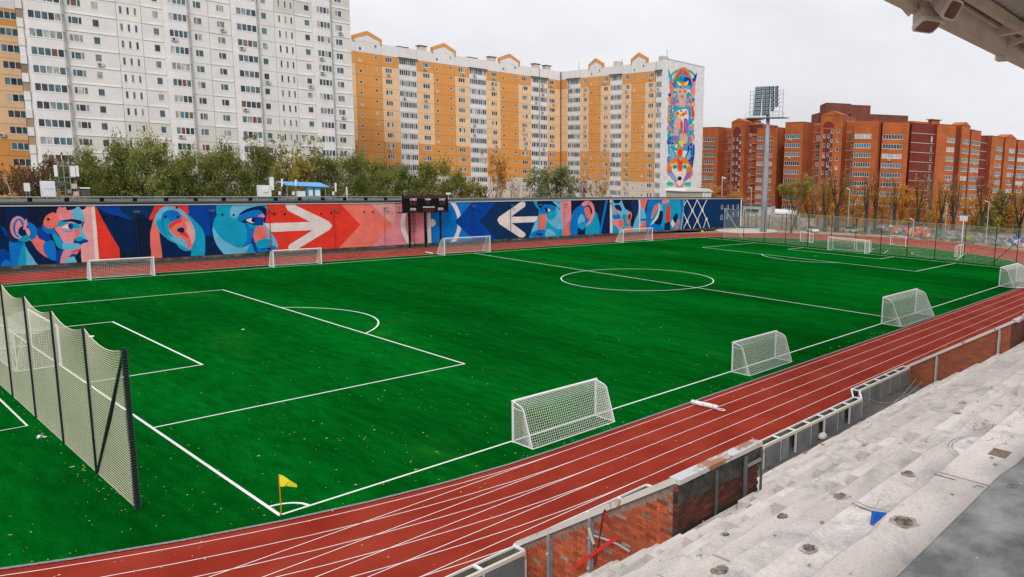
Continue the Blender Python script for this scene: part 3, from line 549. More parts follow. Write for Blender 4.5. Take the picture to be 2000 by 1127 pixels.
# ---- white panel block on the left
wb=thing('white_apartment_block','tall white panel apartment block with glazed balconies behind the green trees on the left','building',(18.1,100.8,0))
F=Facade(wb,(18.1,100.8),(67.8,96.2)); 
mb=MB(); q=[(-.35,.16),(49.1,.16),(49.1,13),(9,13)]; mb.hull([F.P(u,0,d)+wb.location for u,d in q],[F.P(u,50.6,d)+wb.location for u,d in q]); mb.build('wall',M_seam,wb)
mb=MB(); mb.hull([F.A+F.t*u+F.n*d+Vector((0,0,50.6)) for u,d in ((-.5,-.1),(49.25,-.1),(49.25,13.1),(9,13.1))],[F.A+F.t*u+F.n*d+Vector((0,0,51.1)) for u,d in ((-.5,-.1),(49.25,-.1),(49.25,13.1),(9,13.1))]); mb.build('roof',M_dgrey,wb)
WROWS=[34.6+2.8*j for j in range(-11,6)]
segs=[(5.35,11.9,[(5.74,7.49,1.15,(.27,.73)),(8.72,9.63,1.22,())]),(11.9,15.2,[(12.26,12.74,1.3,()),(13.24,13.68,1.3,()),(14.2,14.66,1.3,())]),(15.2,18.2,[(16.73,17.6,1.22,())]),
 (22.0,24.85,[(22.62,23.85,1.2,(.38,))]),(24.85,28.3,[(26.11,27.33,1.15,(.38,))]),(32.7,35.4,[(33.18,34.13,1.2,())]),(35.4,38.9,[(36.05,36.5,1.35,()),(37.14,37.58,1.35,()),(38.14,38.58,1.35,())]),(38.9,42.0,[(40.62,41.61,1.15,())]),(45.55,49.2,[(46.28,47.62,1.2,(.42,))])]
for T in WROWS:
    z0,z1=T+.45-2.8,T+.45
    for (a,b,ws) in segs:
        low=T<18.5 or (a>40 and T>42) or (34<a<40 and T>42)
        m=M_bei if low and (a>10 or T<16) else M_wp
        holes=[(x0-a,x1-a,T-h-z0,T-z0) for x0,x1,h,_ in ws]
        F.panel(a,b,z0,z1,m,holes)
        for x0,x1,h,mu_ in ws:
            F.window(x0,T-h,x1-x0,h,mu_,split=len(mu_)>1 or rw.random()<.5)
            if x1-x0>.9 and rw.random()<.10: F.put('air_conditioner',ac_mesh(),x0+.1+(x1-x0-.8)*rw.random(),T-h-.72)
        # raised lip along the foot of the wide panels
    for (a,b,ws) in segs:
        if b-a>2.9 and len(ws)<3:
            key=('lip',round(b-a,2))
            if key not in CACHE: CACHE[key]=MB().hull([(.12,-.09,.0),(b-a-.12,-.09,0),(b-a-.12,.02,0),(.12,.02,0)],[(.12,-.03,.34),(b-a-.12,-.03,.34),(b-a-.12,.02,.34),(.12,.02,.34)]).mesh('panel_lip',M_wp)
            F.put('panel_lip',CACHE[key],a,T+.45-2.8+.03)
    # bay balconies
    for bi,(a,b,nm) in enumerate(((.45,5.35,5),(18.3,21.95,4),(28.45,32.65,4),(42.05,45.5,4))):
        dp=.95; wd=b-a; key=('par',round(wd,2))
        if key not in CACHE:
            mb=MB(); c=.5; mb.hull([(0,.15,0),(c,-dp,0),(wd-c,-dp,0),(wd,.15,0)],[(0,.15,1.42),(c,-dp,1.42),(wd-c,-dp,1.42),(wd,.15,1.42)]); mb.hull([(-.03,.15,1.42),(c-.02,-dp-.05,1.42),(wd-c+.02,-dp-.05,1.42),(wd+.03,.15,1.42)],[(-.03,.15,1.5),(c-.02,-dp-.05,1.5),(wd-c+.02,-dp-.05,1.5),(wd+.03,.15,1.5)]); CACHE[key]=mb.mesh('balcony_parapet',M_wh)
        zb=T-2.8+.05
        if T==WROWS[0]: F.core(a-.12,b+.12,0,50.6,.06,.159,M_wp,'bay_back')
        F.put('balcony_parapet',CACHE[key],a,zb)
        key=('bf',round(wd,2))
        if key not in CACHE:
            mb=MB(); c=.5; h0,h1=1.5,2.8
            for z in (h0,h1-.09): mb.hull([(c,-dp,z),(wd-c,-dp,z),(wd-c,-dp+.08,z),(c,-dp+.08,z)],[(c,-dp,z+.09),(wd-c,-dp,z+.09),(wd-c,-dp+.08,z+.09),(c,-dp+.08,z+.09)])
            for i in range(nm+1): x=c+(wd-2*c)*i/nm; mb.box(x-.06,x+.06,-dp,-dp+.08,h0+.09,h1-.09)
            mb.hull([(0,.15,h0),(.1,.15,h0),(c+.04,-dp+.1,h0),(c-.04,-dp,h0)],[(0,.15,h1),(.1,.15,h1),(c+.04,-dp+.1,h1),(c-.04,-dp,h1)])
            CACHE[key]=mb.mesh('balcony_glazing',M_frame)
        f=F.put('balcony_glazing',CACHE[key],a,zb)
        ww=(wd-1.0)/nm
        for i in range(nm): p=inst('pane',pane_mesh(ww,1.2),f,(.5+ww*i,-dp-.03,1.55)); 
        if rw.random()<.12: F.put('air_conditioner',ac_mesh(),a+.7,zb+.85,-dp)
    # narrow loggia stack on the left corner
    mb_key='lg'
    if mb_key not in CACHE: mb=MB(); mb.box(-.32,.42,-.35,.15,0,1.35); CACHE[mb_key]=mb.mesh('balcony_parapet',M_wp)
    F.put('balcony_parapet',CACHE[mb_key],0,T-2.8+.05)
    mb_key='lg2'
    if mb_key not in CACHE: mb=MB(); mb.box(-.28,.38,-.2,.1,1.35,2.8); CACHE[mb_key]=mb.mesh('loggia_glazing',mat('loggia_brown',(.30,.20,.13),.7,obj_var=.5))
    F.put('loggia_glazing',CACHE[mb_key],0,T-2.8+.05,0,M_wh if rw.random()<.6 else None)

# ---- yellow block at the far left edge
ye=thing('yellow_apartment_block','narrow strip of a yellow and peach panel block at the left picture edge','building',(0,118,0))
F=Facade(ye,(6.5,121.5),(23.2,119.2)); F.core(-6,16.6,0,46,.16,12)
zt=at_y(10,15,120).z
for i in range(14):
    T=zt-.2-2.8*i-.4
    m=M_wh if i==0 and False else (M_yel if i<1 or i>=8 else M_pea)
    for a in (2.3,9.5):
        F.panel(a,a+7.1,T-2.35,T+.45,m,[(2.9,5.3,2.35-1.3,2.35)]); F.window(a+2.9,T-1.3,2.4,1.3,(.33,.66),split=True)
        if rw.random()<.15: F.put('air_conditioner',ac_mesh(),a+1.5,T-1.9)
for a in (2.3,9.5): F.panel(a,a+7.1,zt-.15,46,M_wh)

# ---- long yellow block: left wing, right wing and the painted end wall, one building
yb=thing('yellow_mural_block','long L-shaped yellow and white panel apartment block with gabled roofline and a painted end wall','building',(147,127,0))
def gable(F,u0,u1,zb,ze,uc,za,m1=M_yel,m2=M_wh):
    t=.8; o=-.12
    def pt(u,z,d=0): return F.A+F.t*u+F.n*d+Vector((0,0,z))
    mb=MB(); prof=[(u0+.1,zb),(u1-.1,zb),(u1-.1,ze-t*.5),(uc,za-t*.9),(u0+.1,ze-t*.5)]
    mb.hull([pt(u,z,0) for u,z in prof],[pt(u,z,.5) for u,z in prof]); mb.build('gable_wall',m2,F.root)
    mb=MB()
    for a,b in (((u0-.2,ze),(uc,za)),((uc,za),(u1+.2,ze))):
        q=[(a[0],a[1]-t),(b[0],b[1]-t*1.2 if b[0]==uc else b[1]-t),(b[0],b[1]),(a[0],a[1])]
        if a[0]==uc: q[0]=(a[0],a[1]-t*1.2)
        mb.hull([pt(u,z,o) for u,z in q],[pt(u,z,.6) for u,z in q])
    for u in (u0-.2,u1-.3): mb.hull([pt(u,ze-1.5,o),pt(u+.5,ze-1.5,o),pt(u+.5,ze-1.5,.6),pt(u,ze-1.5,.6)],[pt(u,ze-t*.7,o),pt(u+.5,ze-t*.7,o),pt(u+.5,ze-t*.7,.6),pt(u,ze-t*.7,.6)])
    mb.build('gable_trim',m1,F.root)
def yellow_facade(F,cols,Trow,n,roofz=43.6,i0=0):
    for c in cols:
        kind,a,b=c[:3]
        for i in range(n):
            T=Trow-2.8*i; z0,z1=T-2.45,T+.35
            low=i>=11
            if kind=='win':
                w0,w1=c[3:5]; m=M_cream if low else (M_pea if 1<=i<=7 else M_yel)
                F.panel(a,b,z0,z1,m,[(w0-a,w1-a,2.45-1.25,2.45)]); F.window(w0,T-1.25,w1-w0,1.25,(.34,.67),split=True)
                if rw.random()<.28: F.put('air_conditioner',ac_mesh(),w0+(w1-w0-.8)*rw.random(),T-1.95)
            elif kind=='sq':
                m=M_cream if low else M_yel; hs=[]
                for (x,zz) in c[3]:
                    k=zz-2.8*i; hs.append((x-a,x+.72-a,k-.75-z0,k-z0))
                # window may sit across the panel joint: shift into the panel
                hs2=[]
                for (p,q,r0,r1) in hs:
                    while r1>2.7: r0-=2.8; r1-=2.8
                    while r0<.1: r0+=2.8; r1+=2.8
                    if r1>2.7: r0-=.3; r1-=.3
                    hs2.append((p,q,r0,r1))
                F.panel(a,b,z0,z1,m,hs2)
                for p,q,r0,r1 in hs2: F.window(a+p,z0+r0,q-p,r1-r0,())
            elif kind=='bal':
                F.panel(a,b,z0,z1,M_wh,[(.12,b-a-.12,2.45-1.3,2.62)])
                nn=c[3]
                for j in range(nn):
                    ww=(b-a-.24)/nn; nm=4 if ww>1.8 else 3
                    F.window(a+.12+ww*j+.04,T-1.3,ww-.08,1.47,tuple(k/nm for k in range(1,nm)),split=True)
                if rw.random()<.2: F.put('air_conditioner',ac_mesh(),a+.4+rw.random(),T-2.0)
            elif kind=='pl':
                F.panel(a,b,z0,z1,M_cream if low else (M_pea if 1<=i<=7 and len(c)<4 else M_yel))
        # attic band
        hs=[]
        if kind=='sq': hs=[(x-a,x+.72-a,zz-.75-Trow-.35,zz-Trow-.35) for x,zz in c[3]]; hs=[h for h in hs if h[2]>.1]
        tz=roofz-Trow-.35
        F.panel(a,b,Trow+.35,roofz,M_wh,[h for h in hs if h[3]<tz-.1])
        for h in hs:
            if h[3]<tz-.1: F.window(a+h[0],Trow+.35+h[2],.72,.75,())
        if kind=='bal': F.core(a-.1,b+.1,Trow+.32,Trow+.5,-.6,-.001,M_dgrey,'canopy')
F=Facade(yb,(84.3,133.5),(147.6,127)); F.core(-3,65.5,0,43.5,.16,13)
cols=[('pl',0,1.9),('sq',1.9,8.4,[(2.77,42.07),(6.62,43.1)]),('win',8.4,12.75,9.29,11.06),('bal',12.75,17.6,2),('win',17.6,22.3,19.26,21.18),('sq',22.3,28.4,[(22.95,42.13),(26.87,43.1)]),('win',28.4,32.7,29.39,31.37),('bal',32.7,38.05,2),('win',38.05,42.5,39.58,41.39),('sq',42.5,48.4,[(43.18,42.19),(47.07,43.1)]),('win',48.4,52.75,49.69,51.65),('bal',52.75,55.7,1),('bal',55.9,58.7,1),('win',58.7,63.3,59.4,61.37)]
yellow_facade(F,cols,40.4,14,43.55)
gable(F,1.5,8.4,43.55,44.75,5.0,46.35); gable(F,22.0,28.6,43.55,44.85,25.4,46.5); gable(F,42.2,48.8,43.55,44.85,45.6,46.5)
for u in (20,41,60,56): F.core(u,u+1.8,43.55,45.2,3,5,M_cream,'roof_hatch'); F.core(u-.3,u+2.1,45.2,45.35,2.7,5.3,M_dgrey,'roof_vent')
for u0 in (13.5,33.5): F.core(u0,u0+3,43.55,44.1,2,4,M_dgrey,'roof_vent')
F=Facade(yb,(147.8,127),(144.1,82)); F.core(-1.2,45.9,0,43.5,.16,12)
cols=[('pl',-.6,3.1),('bal',3.1,9.8,2),('win',9.9,14.0,11.37,13.2),('sq',14.0,19.9,[(14.96,42.27),(18.84,43.1)]),('win',19.9,24.4,21.3,23.25),('bal',24.4,29.8,2),('win',29.8,34.0,31.34,33.0),('sq',34.0,39.9,[(34.84,42.27),(38.69,43.1)]),('win',39.9,44.2,41.29,43.39),('bal',44.4,46.9,1)]
yellow_facade(F,cols,40.65,14,43.6)
gable(F,33.8,40.4,43.6,44.95,36.95,46.6); gable(F,14.1,20.6,43.6,44.85,17.2,46.5)
for u in (22,42): F.core(u,u+2.0,43.6,45.6,3,5,M_cream,'roof_hatch')
for u,hh in ((5,3),(12,2.2),(26,2.6),(45.5,3.6),(30,2)): mb=MB(); p=F.A+F.t*u+F.n*3; mb.tube([p+Vector((0,0,43.5)),p+Vector((0,0,43.5+hh))],.06,5); mb.build('aerial',M_dgrey,yb)
# painted end wall
TA,TB=(144.55,80.0),(161.9,79.9)
def wt(px,py):
    d=_f+(px-PPX)/FOC*RT-(py-PPY)/FOC*UP; t=(79.95-CAM.y)/d.y; p=CAM+d*t; return p.x,p.z
r2=Raster(144,162,0,44.5,22,(.74,.74,.75))
Mx=crop(1280,110,3.883,wt)
draw(r2,Mx,[
('C',[(104,300),(290,300),(286,700),(98,700)],H),('v',[(118,300),(272,300),(268,660),(112,660)],H),('P',[(100,430),(128,440),(120,520),(98,520)]),('E',[(262,430),(292,420),(290,600),(266,600)]),('L',[(98,560),(130,560),(126,640),(96,640)]),('L',[(126,330),(262,340),(255,520),(120,520)]),('C',[(112,560),(262,560),(268,700),(112,700)]),
('m',[(88,925),(272,925),(268,1030),(88,1030)],H),('E',[(88,990),(150,1000),(180,1010),(270,990),(268,1030),(88,1030)],H),('W',[(90,930),(130,922),(170,940),(130,955)]),('W',[(190,950),(235,925),(272,940),(230,960)]),('E',el(112,968,28,16)),('E',el(245,970,28,16)),
('m',el(210,165,103,82)),('C',el(210,170,98,76)),('m',el(210,175,88,66)),
('B',[(100,100),(125,160),(150,230),(130,260),(105,180)]),('B',[(315,130),(300,200),(265,260),(270,200),(295,150)]),('E',[(100,115),(120,150),(135,200),(112,180)]),
('P',[(104,165),(120,200),(150,260),(135,330),(112,300)]),('P',[(300,185),(265,260),(265,330),(290,320),(302,270)]),('R',[(108,180),(125,215),(140,265),(128,300),(115,270)]),
('o',[(208,82),(250,110),(290,205),(255,190),(210,140),(165,190),(128,200),(160,120)]),('r',[(208,98),(240,125),(265,180),(210,130),(155,180),(175,125)]),
('M',[(208,95),(228,150),(265,165),(280,225),(255,250),(210,235),(165,250),(140,215),(150,165),(190,150)]),('C',[(208,100),(222,150),(210,175),(196,150)]),('g',[(150,170),(185,160),(200,190),(170,200)]),('B',[(225,160),(262,172),(262,215),(230,205)]),
('y',[(165,190),(208,205),(250,185),(240,220),(208,225),(175,222)]),('o',[(200,200),(216,200),(210,262),(204,262)]),('E',[(150,225),(185,232),(180,250),(155,248)]),('E',[(232,232),(265,222),(258,250),(235,250)]),
('F',[(168,240),(205,250),(240,240),(240,300),(225,345),(205,360),(182,345),(168,300)]),('Q',[(175,270),(190,285),(185,310),(172,295)]),('v',[(188,300),(203,295),(220,302),(203,318)]),('R',[(188,303),(203,298),(220,303),(203,313)]),('D',el(186,268,9,4)),('D',el(224,268,9,4)),('F',[(185,340),(222,340),(228,385),(180,385)]),
('E',el(150,288,19,30)),('g',el(150,288,12,20)),('m',el(150,288,5,9)),('E',el(252,298,19,28)),('g',el(252,298,12,18)),
('o',el(110,328,17,22)),('y',el(110,328,8,10)),('o',el(284,364,16,24)),('y',el(284,364,7,10)),('B',el(110,292,12,14)),('M',el(288,330,11,16)),('v',el(138,330,15,16)),('o',el(140,350,10,12)),
('v',[(120,340),(175,330),(165,400),(118,420)]),('v',[(235,345),(270,340),(262,400),(232,395)]),('P',el(165,365,12,16)),('P',el(248,365,12,16)),
('C',[(105,400),(165,375),(180,395),(150,480),(130,520),(95,510)]),('C',[(240,380),(285,390),(290,480),(262,640),(235,560),(255,450)]),('o',[(95,380),(108,350),(112,420),(98,470)]),('r',[(270,400),(285,380),(297,440),(285,480)]),
('E',[(165,390),(235,380),(228,400),(200,415),(172,408)]),('g',[(172,398),(228,392),(205,412)]),('W',[(155,420),(235,400),(250,470),(230,560),(160,520),(150,470)]),('P',[(150,440),(168,420),(170,480),(155,520)]),
('o',el(168,432,13,16)),('D',el(168,432,4,5)),('y',el(190,446,13,16)),('D',el(190,446,4,5)),('o',el(212,440,13,16)),('D',el(212,440,4,5)),('r',el(232,428,11,14)),('y',el(232,428,4,5)),('v',el(196,415,9,9)),
('F',[(150,480),(175,465),(200,480),(205,520),(180,560),(165,640),(140,600),(142,530)]),('Q',[(165,490),(190,490),(195,515),(170,520)]),('r',[(190,505),(205,490),(212,560),(202,590),(192,560)]),('B',[(215,500),(235,500),(236,570),(220,570)]),('F',[(190,590),(230,580),(245,620),(235,660),(200,665),(185,630)]),('R',[(200,540),(228,590),(205,590)]),('v',[(215,480),(245,480),(250,560),(230,580)]),
('o',el(104,486,15,28)),('y',el(104,486,7,12)),('v',el(110,548,20,26)),('P',el(110,548,12,16)),('E',el(112,600,23,28)),('g',el(112,600,13,17)),('B',el(113,650,24,36)),('M',el(118,640,14,20)),('v',el(155,625,22,26)),('m',el(290,500,10,14)),('P',el(272,538,17,22)),('R',el(272,538,10,14)),('v',el(278,612,20,28)),('P',el(278,612,12,18)),('o',el(272,655,14,20)),('Q',el(285,640,12,16)),
('y',[(170,650),(220,640),(225,680),(180,690)]),('g',el(160,680,24,34)),('m',el(160,680,13,18)),('C',el(240,690,26,30)),('v',el(225,685,14,20)),('B',[(250,670),(292,665),(298,720),(285,800),(250,760)]),('M',[(255,690),(285,680),(285,760),(262,745)]),
('v',[(92,760),(120,790),(118,860),(95,850)]),('B',[(250,780),(285,770),(282,850),(258,850)]),
('C',[(100,668),(145,715),(165,765),(120,800),(98,740)]),('L',[(110,690),(140,725),(150,765),(122,785)]),('B',[(272,690),(275,760),(250,800),(225,775),(245,720)]),('L',[(265,705),(268,760),(250,785),(235,770),(248,735)]),
('o',[(188,678),(210,715),(205,760),(240,780),(285,870),(262,930),(230,900),(235,830),(180,800),(130,830),(125,900),(95,900),(88,840),(130,780),(165,760),(162,720)]),('r',[(188,700),(202,730),(195,770),(175,765),(172,730)]),
('W',[(135,840),(180,800),(228,840),(222,900),(185,985),(130,900)]),('o',[(160,790),(188,760),(212,790),(210,840),(188,905),(165,850)]),('r',[(170,770),(188,765),(204,790),(195,860),(178,850)]),('L',[(178,770),(190,760),(200,775),(190,792)]),
('E',[(128,830),(160,820),(165,845),(140,855)]),('g',[(135,836),(155,830),(156,845)]),('E',[(212,820),(245,828),(232,855),(208,845)]),('K',el(148,840,8,5)),('K',el(225,838,8,5)),('y',[(110,820),(140,815),(130,835)]),('y',[(235,812),(258,825),(240,838)]),
('v',[(97,860),(130,880),(165,940),(150,950),(105,905)]),('v',[(275,870),(240,885),(212,940),(225,950),(262,915)]),('L',[(100,880),(140,905),(155,935),(120,920)]),('P',[(140,930),(185,985),(228,930),(205,1010),(182,1030),(160,1005)]),('v',[(165,985),(185,990),(200,985),(183,1022)]),
('W',[(160,880),(210,880),(206,930),(184,952),(164,930)]),('K',el(183,926,16,16)),('L',el(179,920,4,3)),
])
rr=random.Random(5)
r2s=None
for i in range(520):
    x,y=rr.uniform(96,292),rr.uniform(290,800)
    if 150<x<250 and 150<y<660: continue
    if 120<x<250 and y>690: continue
    if x>(284 if y<700 else 276) or x<100: continue
    a=rr.uniform(2.0,5.5); c=rr.choice('CyovEPBWgRM'); P=Mx(el(x,y,a,a*1.4)); r2.poly(P,C_[c]); r2.poly(Mx(el(x,y,a*.5,a*.7)),C_[rr.choice('WyKPD')])
tower_img=r2.image('tower_mural')
F=Facade(yb,TA,TB); mb=MB(); a=Vector((TA[0]-.6,TA[1],0)); b=Vector((TB[0],TB[1],0)); n=F.n*.3
mb.hull([a,b,b+n,a+n],[p+Vector((0,0,44.25)) for p in (a,b,b+n,a+n)]); o=mb.build('mural_end_wall',img_mat('tower_mural_paint',tower_img,0,0,0,0,bump=False),yb); uv_plane(o,lambda p:((p.x-144)/18,p.z/44.5))
F.core(3.2,F.L-.05,0,43.9,.31,13,M_wh); F.core(.0,3.2,0,43.9,.31,1.2,M_wh); F.core(-.7,F.L+.1,44.25,44.45,-.08,1,mat('coping_metal',(.5,.5,.5),.5),'coping')
for z in np.arange(7,43,2.8): F.core(-.5,F.L-.1,z,z+.03,-.012,-.002,M_bei,'panel_joint')

# ---- orange brick blocks on the right
def brick_mat(name,c1,c2,mo):
    m=bpy.data.materials.new(name); m.use_nodes=True; t=m.node_tree; b=t.nodes['Principled BSDF']; b.inputs['Roughness'].default_value=.9
    g=t.nodes.new('ShaderNodeNewGeometry'); s=t.nodes.new('ShaderNodeSeparateXYZ'); t.links.new(g.outputs['Position'],s.inputs[0]); ad=t.nodes.new('ShaderNodeMath'); t.links.new(s.outputs[0],ad.inputs[0]); t.links.new(s.outputs[1],ad.inputs[1]); c=t.nodes.new('ShaderNodeCombineXYZ'); t.links.new(ad.outputs[0],c.inputs[0]); t.links.new(s.outputs[2],c.inputs[1])
    k=t.nodes.new('ShaderNodeTexBrick'); k.inputs['Scale'].default_value=1; k.inputs['Brick Width'].default_value=.5; k.inputs['Row Height'].default_value=.15; k.inputs['Mortar Size'].default_value=.01; k.inputs['Color1'].default_value=(*c1,1); k.inputs['Color2'].default_value=(*c2,1); k.inputs['Mortar'].default_value=(*mo,1); t.links.new(c.outputs[0],k.inputs[0])
    n=t.nodes.new('ShaderNodeTexNoise'); n.inputs['Scale'].default_value=.35; n.inputs['Detail'].default_value=6; t.links.new(g.outputs['Position'],n.inputs['Vector']); r=t.nodes.new('ShaderNodeMapRange'); r.inputs[1].default_value=.3; r.inputs[2].default_value=.7; r.inputs[3].default_value=.8; r.inputs[4].default_value=1.18; t.links.new(n.outputs[0],r.inputs[0])
    x=t.nodes.new('ShaderNodeMix'); x.data_type='RGBA'; x.blend_type='MULTIPLY'; x.inputs['Factor'].default_value=1; t.links.new(k.outputs[0],x.inputs['A']); t.links.new(r.outputs[0],x.inputs['B']); t.links.new(x.outputs['Result'],b.inputs['Base Color']); return m
M_or=brick_mat('orange_brick',(.47,.118,.024),(.40,.095,.02),(.40,.13,.05)); M_rd=brick_mat('dark_red_brick',(.20,.028,.016),(.16,.022,.013),(.16,.04,.03)); M_br=brick_mat('brown_brick',(.19,.06,.035),(.16,.05,.03),(.15,.06,.04))
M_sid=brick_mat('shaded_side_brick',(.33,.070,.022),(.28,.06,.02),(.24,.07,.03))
M_ledge=mat('white_ledge',(.62,.56,.52),.8)
def brick_facets(root,facets,Tz):
    for f in facets:
        A,B,zt=f['A'],f['B'],f['z']; F=Facade(root,A,B); Lh=F.L; holes=[]; wins=[]
        for (x0,x1,h,nm,*o) in f.get('w',()):
            off=o[0] if o else 0; n=o[1] if len(o)>1 else 9; i0=o[2] if len(o)>2 else 0
            for i in range(i0,n):
                T=Tz-2.8*i+off
                if T-h<.5: continue
                holes.append((x0*Lh,x1*Lh,T-h,T)); wins.append((x0*Lh,T-h,(x1-x0)*Lh,h,nm))
        xs=sorted({0,Lh}|{h[0] for h in holes}|{h[1] for h in holes}); zs=sorted({0,zt}|{h[2] for h in holes}|{h[3] for h in holes}); mb=MB()
        top=f.get('top',zt)
        for a,b in zip(xs[:-1],xs[1:]):
            for c,d in zip(zs[:-1],zs[1:]):
                if any(a>=h[0]-1e-6 and b<=h[1]+1e-6 and c>=h[2]-1e-6 and d<=h[3]+1e-6 for h in holes): continue
                if f.get('band') : mb.mi=1 if ((Tz+.55-(c+d)/2)%2.8)<1.0 else 0
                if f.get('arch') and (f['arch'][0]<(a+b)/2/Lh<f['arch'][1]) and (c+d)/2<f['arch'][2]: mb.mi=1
                elif not f.get('band'): mb.mi=0
                mb.poly([F.A+F.t*u+Vector((0,0,z)) for u,z in ((a,c),(b,c),(b,d),(a,d))])
        for a,b,c,d in holes:
            P=lambda u,z,dd: F.A+F.t*u+F.n*dd+Vector((0,0,z)); q=.16
            mb.mi=0
            for e in (((a,d,0),(a,c,0),(a,c,q),(a,d,q)),((b,c,0),(b,d,0),(b,d,q),(b,c,q)),((b,d,0),(a,d,0),(a,d,q),(b,d,q)),((a,c,0),(b,c,0),(b,c,q),(a,c,q))): mb.poly([P(*v) for v in e])
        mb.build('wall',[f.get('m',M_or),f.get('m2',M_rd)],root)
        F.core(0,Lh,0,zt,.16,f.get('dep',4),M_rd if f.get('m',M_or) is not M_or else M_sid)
        if f.get('cap',True): F.core(-.05,Lh+.05,zt,zt+.12,-.08,f.get('dep',4),M_ledge if f.get('lc') else mat('red_coping',(.22,.08,.05),.8),'coping')
        if f.get('gable'):
            za=f['gable']; mb=MB(); q=[(0,zt+.12),(Lh,zt+.12),(Lh/2,za)]; mb.hull([F.A+F.t*u+Vector((0,0,z)) for u,z in q],[F.A+F.t*u+F.n*4+Vector((0,0,z)) for u,z in q]); mb.build('gable',M_or,root)
        if f.get('arch'):   # round head of the tall recess
            a0,a1,az=f['arch']; cx_=(a0+a1)/2*Lh; rad=(a1-a0)/2*Lh; mb=MB(); q=[(cx_+rad*math.cos(t),az+rad*math.sin(t)) for t in np.linspace(0,math.pi,12)]
            mb.hull([F.A+F.t*u-F.n*.02+Vector((0,0,z)) for u,z in q],[F.A+F.t*u+F.n*.05+Vector((0,0,z)) for u,z in q]); mb.build('arch_head',M_rd,root)
        for u,z,wd,hg,nm in wins: (lambda f_:None)(F.window(u,z,wd,hg,tuple(k/nm for k in range(1,nm))))
        if f.get('ledge'):
            for i in range(0,10):
                z=Tz+.75-2.8*i
                if z>1 and z<zt: F.core(0,Lh,z,z+.13,-.1,-.002,M_ledge,'ledge')
        if rw.random()<.9 and wins:
            for (u,z,wd,hg,nm) in rw.sample(wins,min(len(wins),2)): F.put('air_conditioner',ac_mesh(),u+wd*.3,z-.7)
b1=thing('orange_brick_block','orange brick apartment block between the painted end wall and the floodlight mast','building',(204,96,0))
brick_facets(b1,[
 dict(A=(206.5,119),B=(204.1,114.7),z=30.2,w=[(.45,.9,1.35,2)]),
 dict(A=(204.1,114.7),B=(202.9,106.2),z=30.2,w=[(.06,.80,1.35,6)],dep=8),
 dict(A=(206.8,106.6),B=(205.8,98.9),z=29.6,m=M_or,band=True,ledge=True,w=[(.32,.62,1.5,3)],dep=8,lc=1),
 dict(A=(201.9,99.6),B=(200.4,92.4),z=31.8,gable=33.1,arch=(.1,.72,27.8),w=[(.16,.29,1.1,1,-.1),(.42,.54,1.1,1,-.1),(.62,.72,1.1,1,1.6)],dep=9),
 dict(A=(202.6,92.4),B=(201.6,86.0),z=31.0,m=M_or,band=True,ledge=True,w=[(.08,.26,1.1,1,1.5),(.72,.98,1.5,2)],dep=8,lc=1),
 dict(A=(198.7,86.0),B=(196.8,76.2),z=29.4,w=[(.02,.34,1.35,4),(.58,.78,1.35,2)],dep=10),
 dict(A=(200,76.2),B=(198,69.5),z=28.9,m=M_rd,ledge=True,cap=False,dep=6)],26.45)
F=Facade(b1,(203,97),(202,88)); F.core(0,6,31,32.6,2,5,M_or,'roof_hatch'); F.core(-1,7,32.9,33.05,1,6,M_dgrey,'roof_vent')
b2=thing('orange_brick_block','orange brick apartment block with white gabled stair tower, directly right of the floodlight mast','building',(190,55,0))
brick_facets(b2,[
 dict(A=(190.8,69.4),B=(189.4,61.6),z=30.4,w=[(.03,.84,1.35,7)],dep=12),
 dict(A=(194.2,61.6),B=(193.7,55.7),z=30.0,band=True,ledge=True,w=[(.35,.72,1.5,3)],dep=8,lc=1),
 dict(A=(189.9,55.7),B=(190.3,48.2),z=32.3,gable=33.8,arch=(.1,.62,28.6),w=[(.14,.24,1.1,1),(.34,.44,1.1,1),(.48,.58,1.1,1,1.4),(.74,.86,1.1,1,1.6)],dep=9),
 dict(A=(192.6,48.2),B=(192.2,43),z=30.6,band=True,ledge=True,w=[(.42,.9,1.5,3)],dep=8,lc=1),
 dict(A=(188.1,43),B=(189.1,35.6),z=30.5,w=[(.03,.72,1.35,7)],dep=12),
 dict(A=(192.3,35.9),B=(192.5,33.5),z=29.9,m=M_rd,ledge=True,dep=6),
 dict(A=(190.8,35.2),B=(194.3,28.3),z=30.2,w=[(.04,.78,1.35,7)],dep=12)],26.6)
b3=thing('orange_brick_block','orange brick apartment block with a wide dark red corner, second from the right edge','building',(205,22,0))
brick_facets(b3,[
 dict(A=(196.8,28.6),B=(205.6,23.6),z=30.3,m=M_rd,ledge=True,w=[(.72,.78,1.6,1,.2)],dep=12),
 dict(A=(203.6,23.4),B=(206.2,21.4),z=30.4,dep=8),
 dict(A=(206.2,21.4),B=(209.4,19.8),z=30.4,w=[(.08,.95,1.35,5)],dep=8),
 dict(A=(209.5,20.9),B=(212.3,19.9),z=30.3,m=M_rd,cap=False,dep=6),
 dict(A=(212.4,19.2),B=(217.9,18.4),z=30.7,gable=31.9,w=[(.25,.97,1.35,5)],dep=9),
 dict(A=(218.0,19.9),B=(219.6,19.6),z=29.6,m=M_rd,cap=False,dep=6),
 dict(A=(219.7,18.6),B=(226.6,17.8),z=29.8,w=[(.12,.95,1.35,5)],dep=9)],26.6)
F=Facade(b3,(203,30),(213,24)); F.core(0,7,30.3,31.6,3,6,M_or,'roof_hatch'); F.core(8,11,30.3,32.3,3,5,M_or,'roof_hatch'); F.core(7.4,11.6,32.4,32.6,2.6,5.4,M_dgrey,'roof_vent')
b4=thing('orange_brick_block','orange brick apartment block at the right edge of the picture, last of the row','building',(245,16,0))
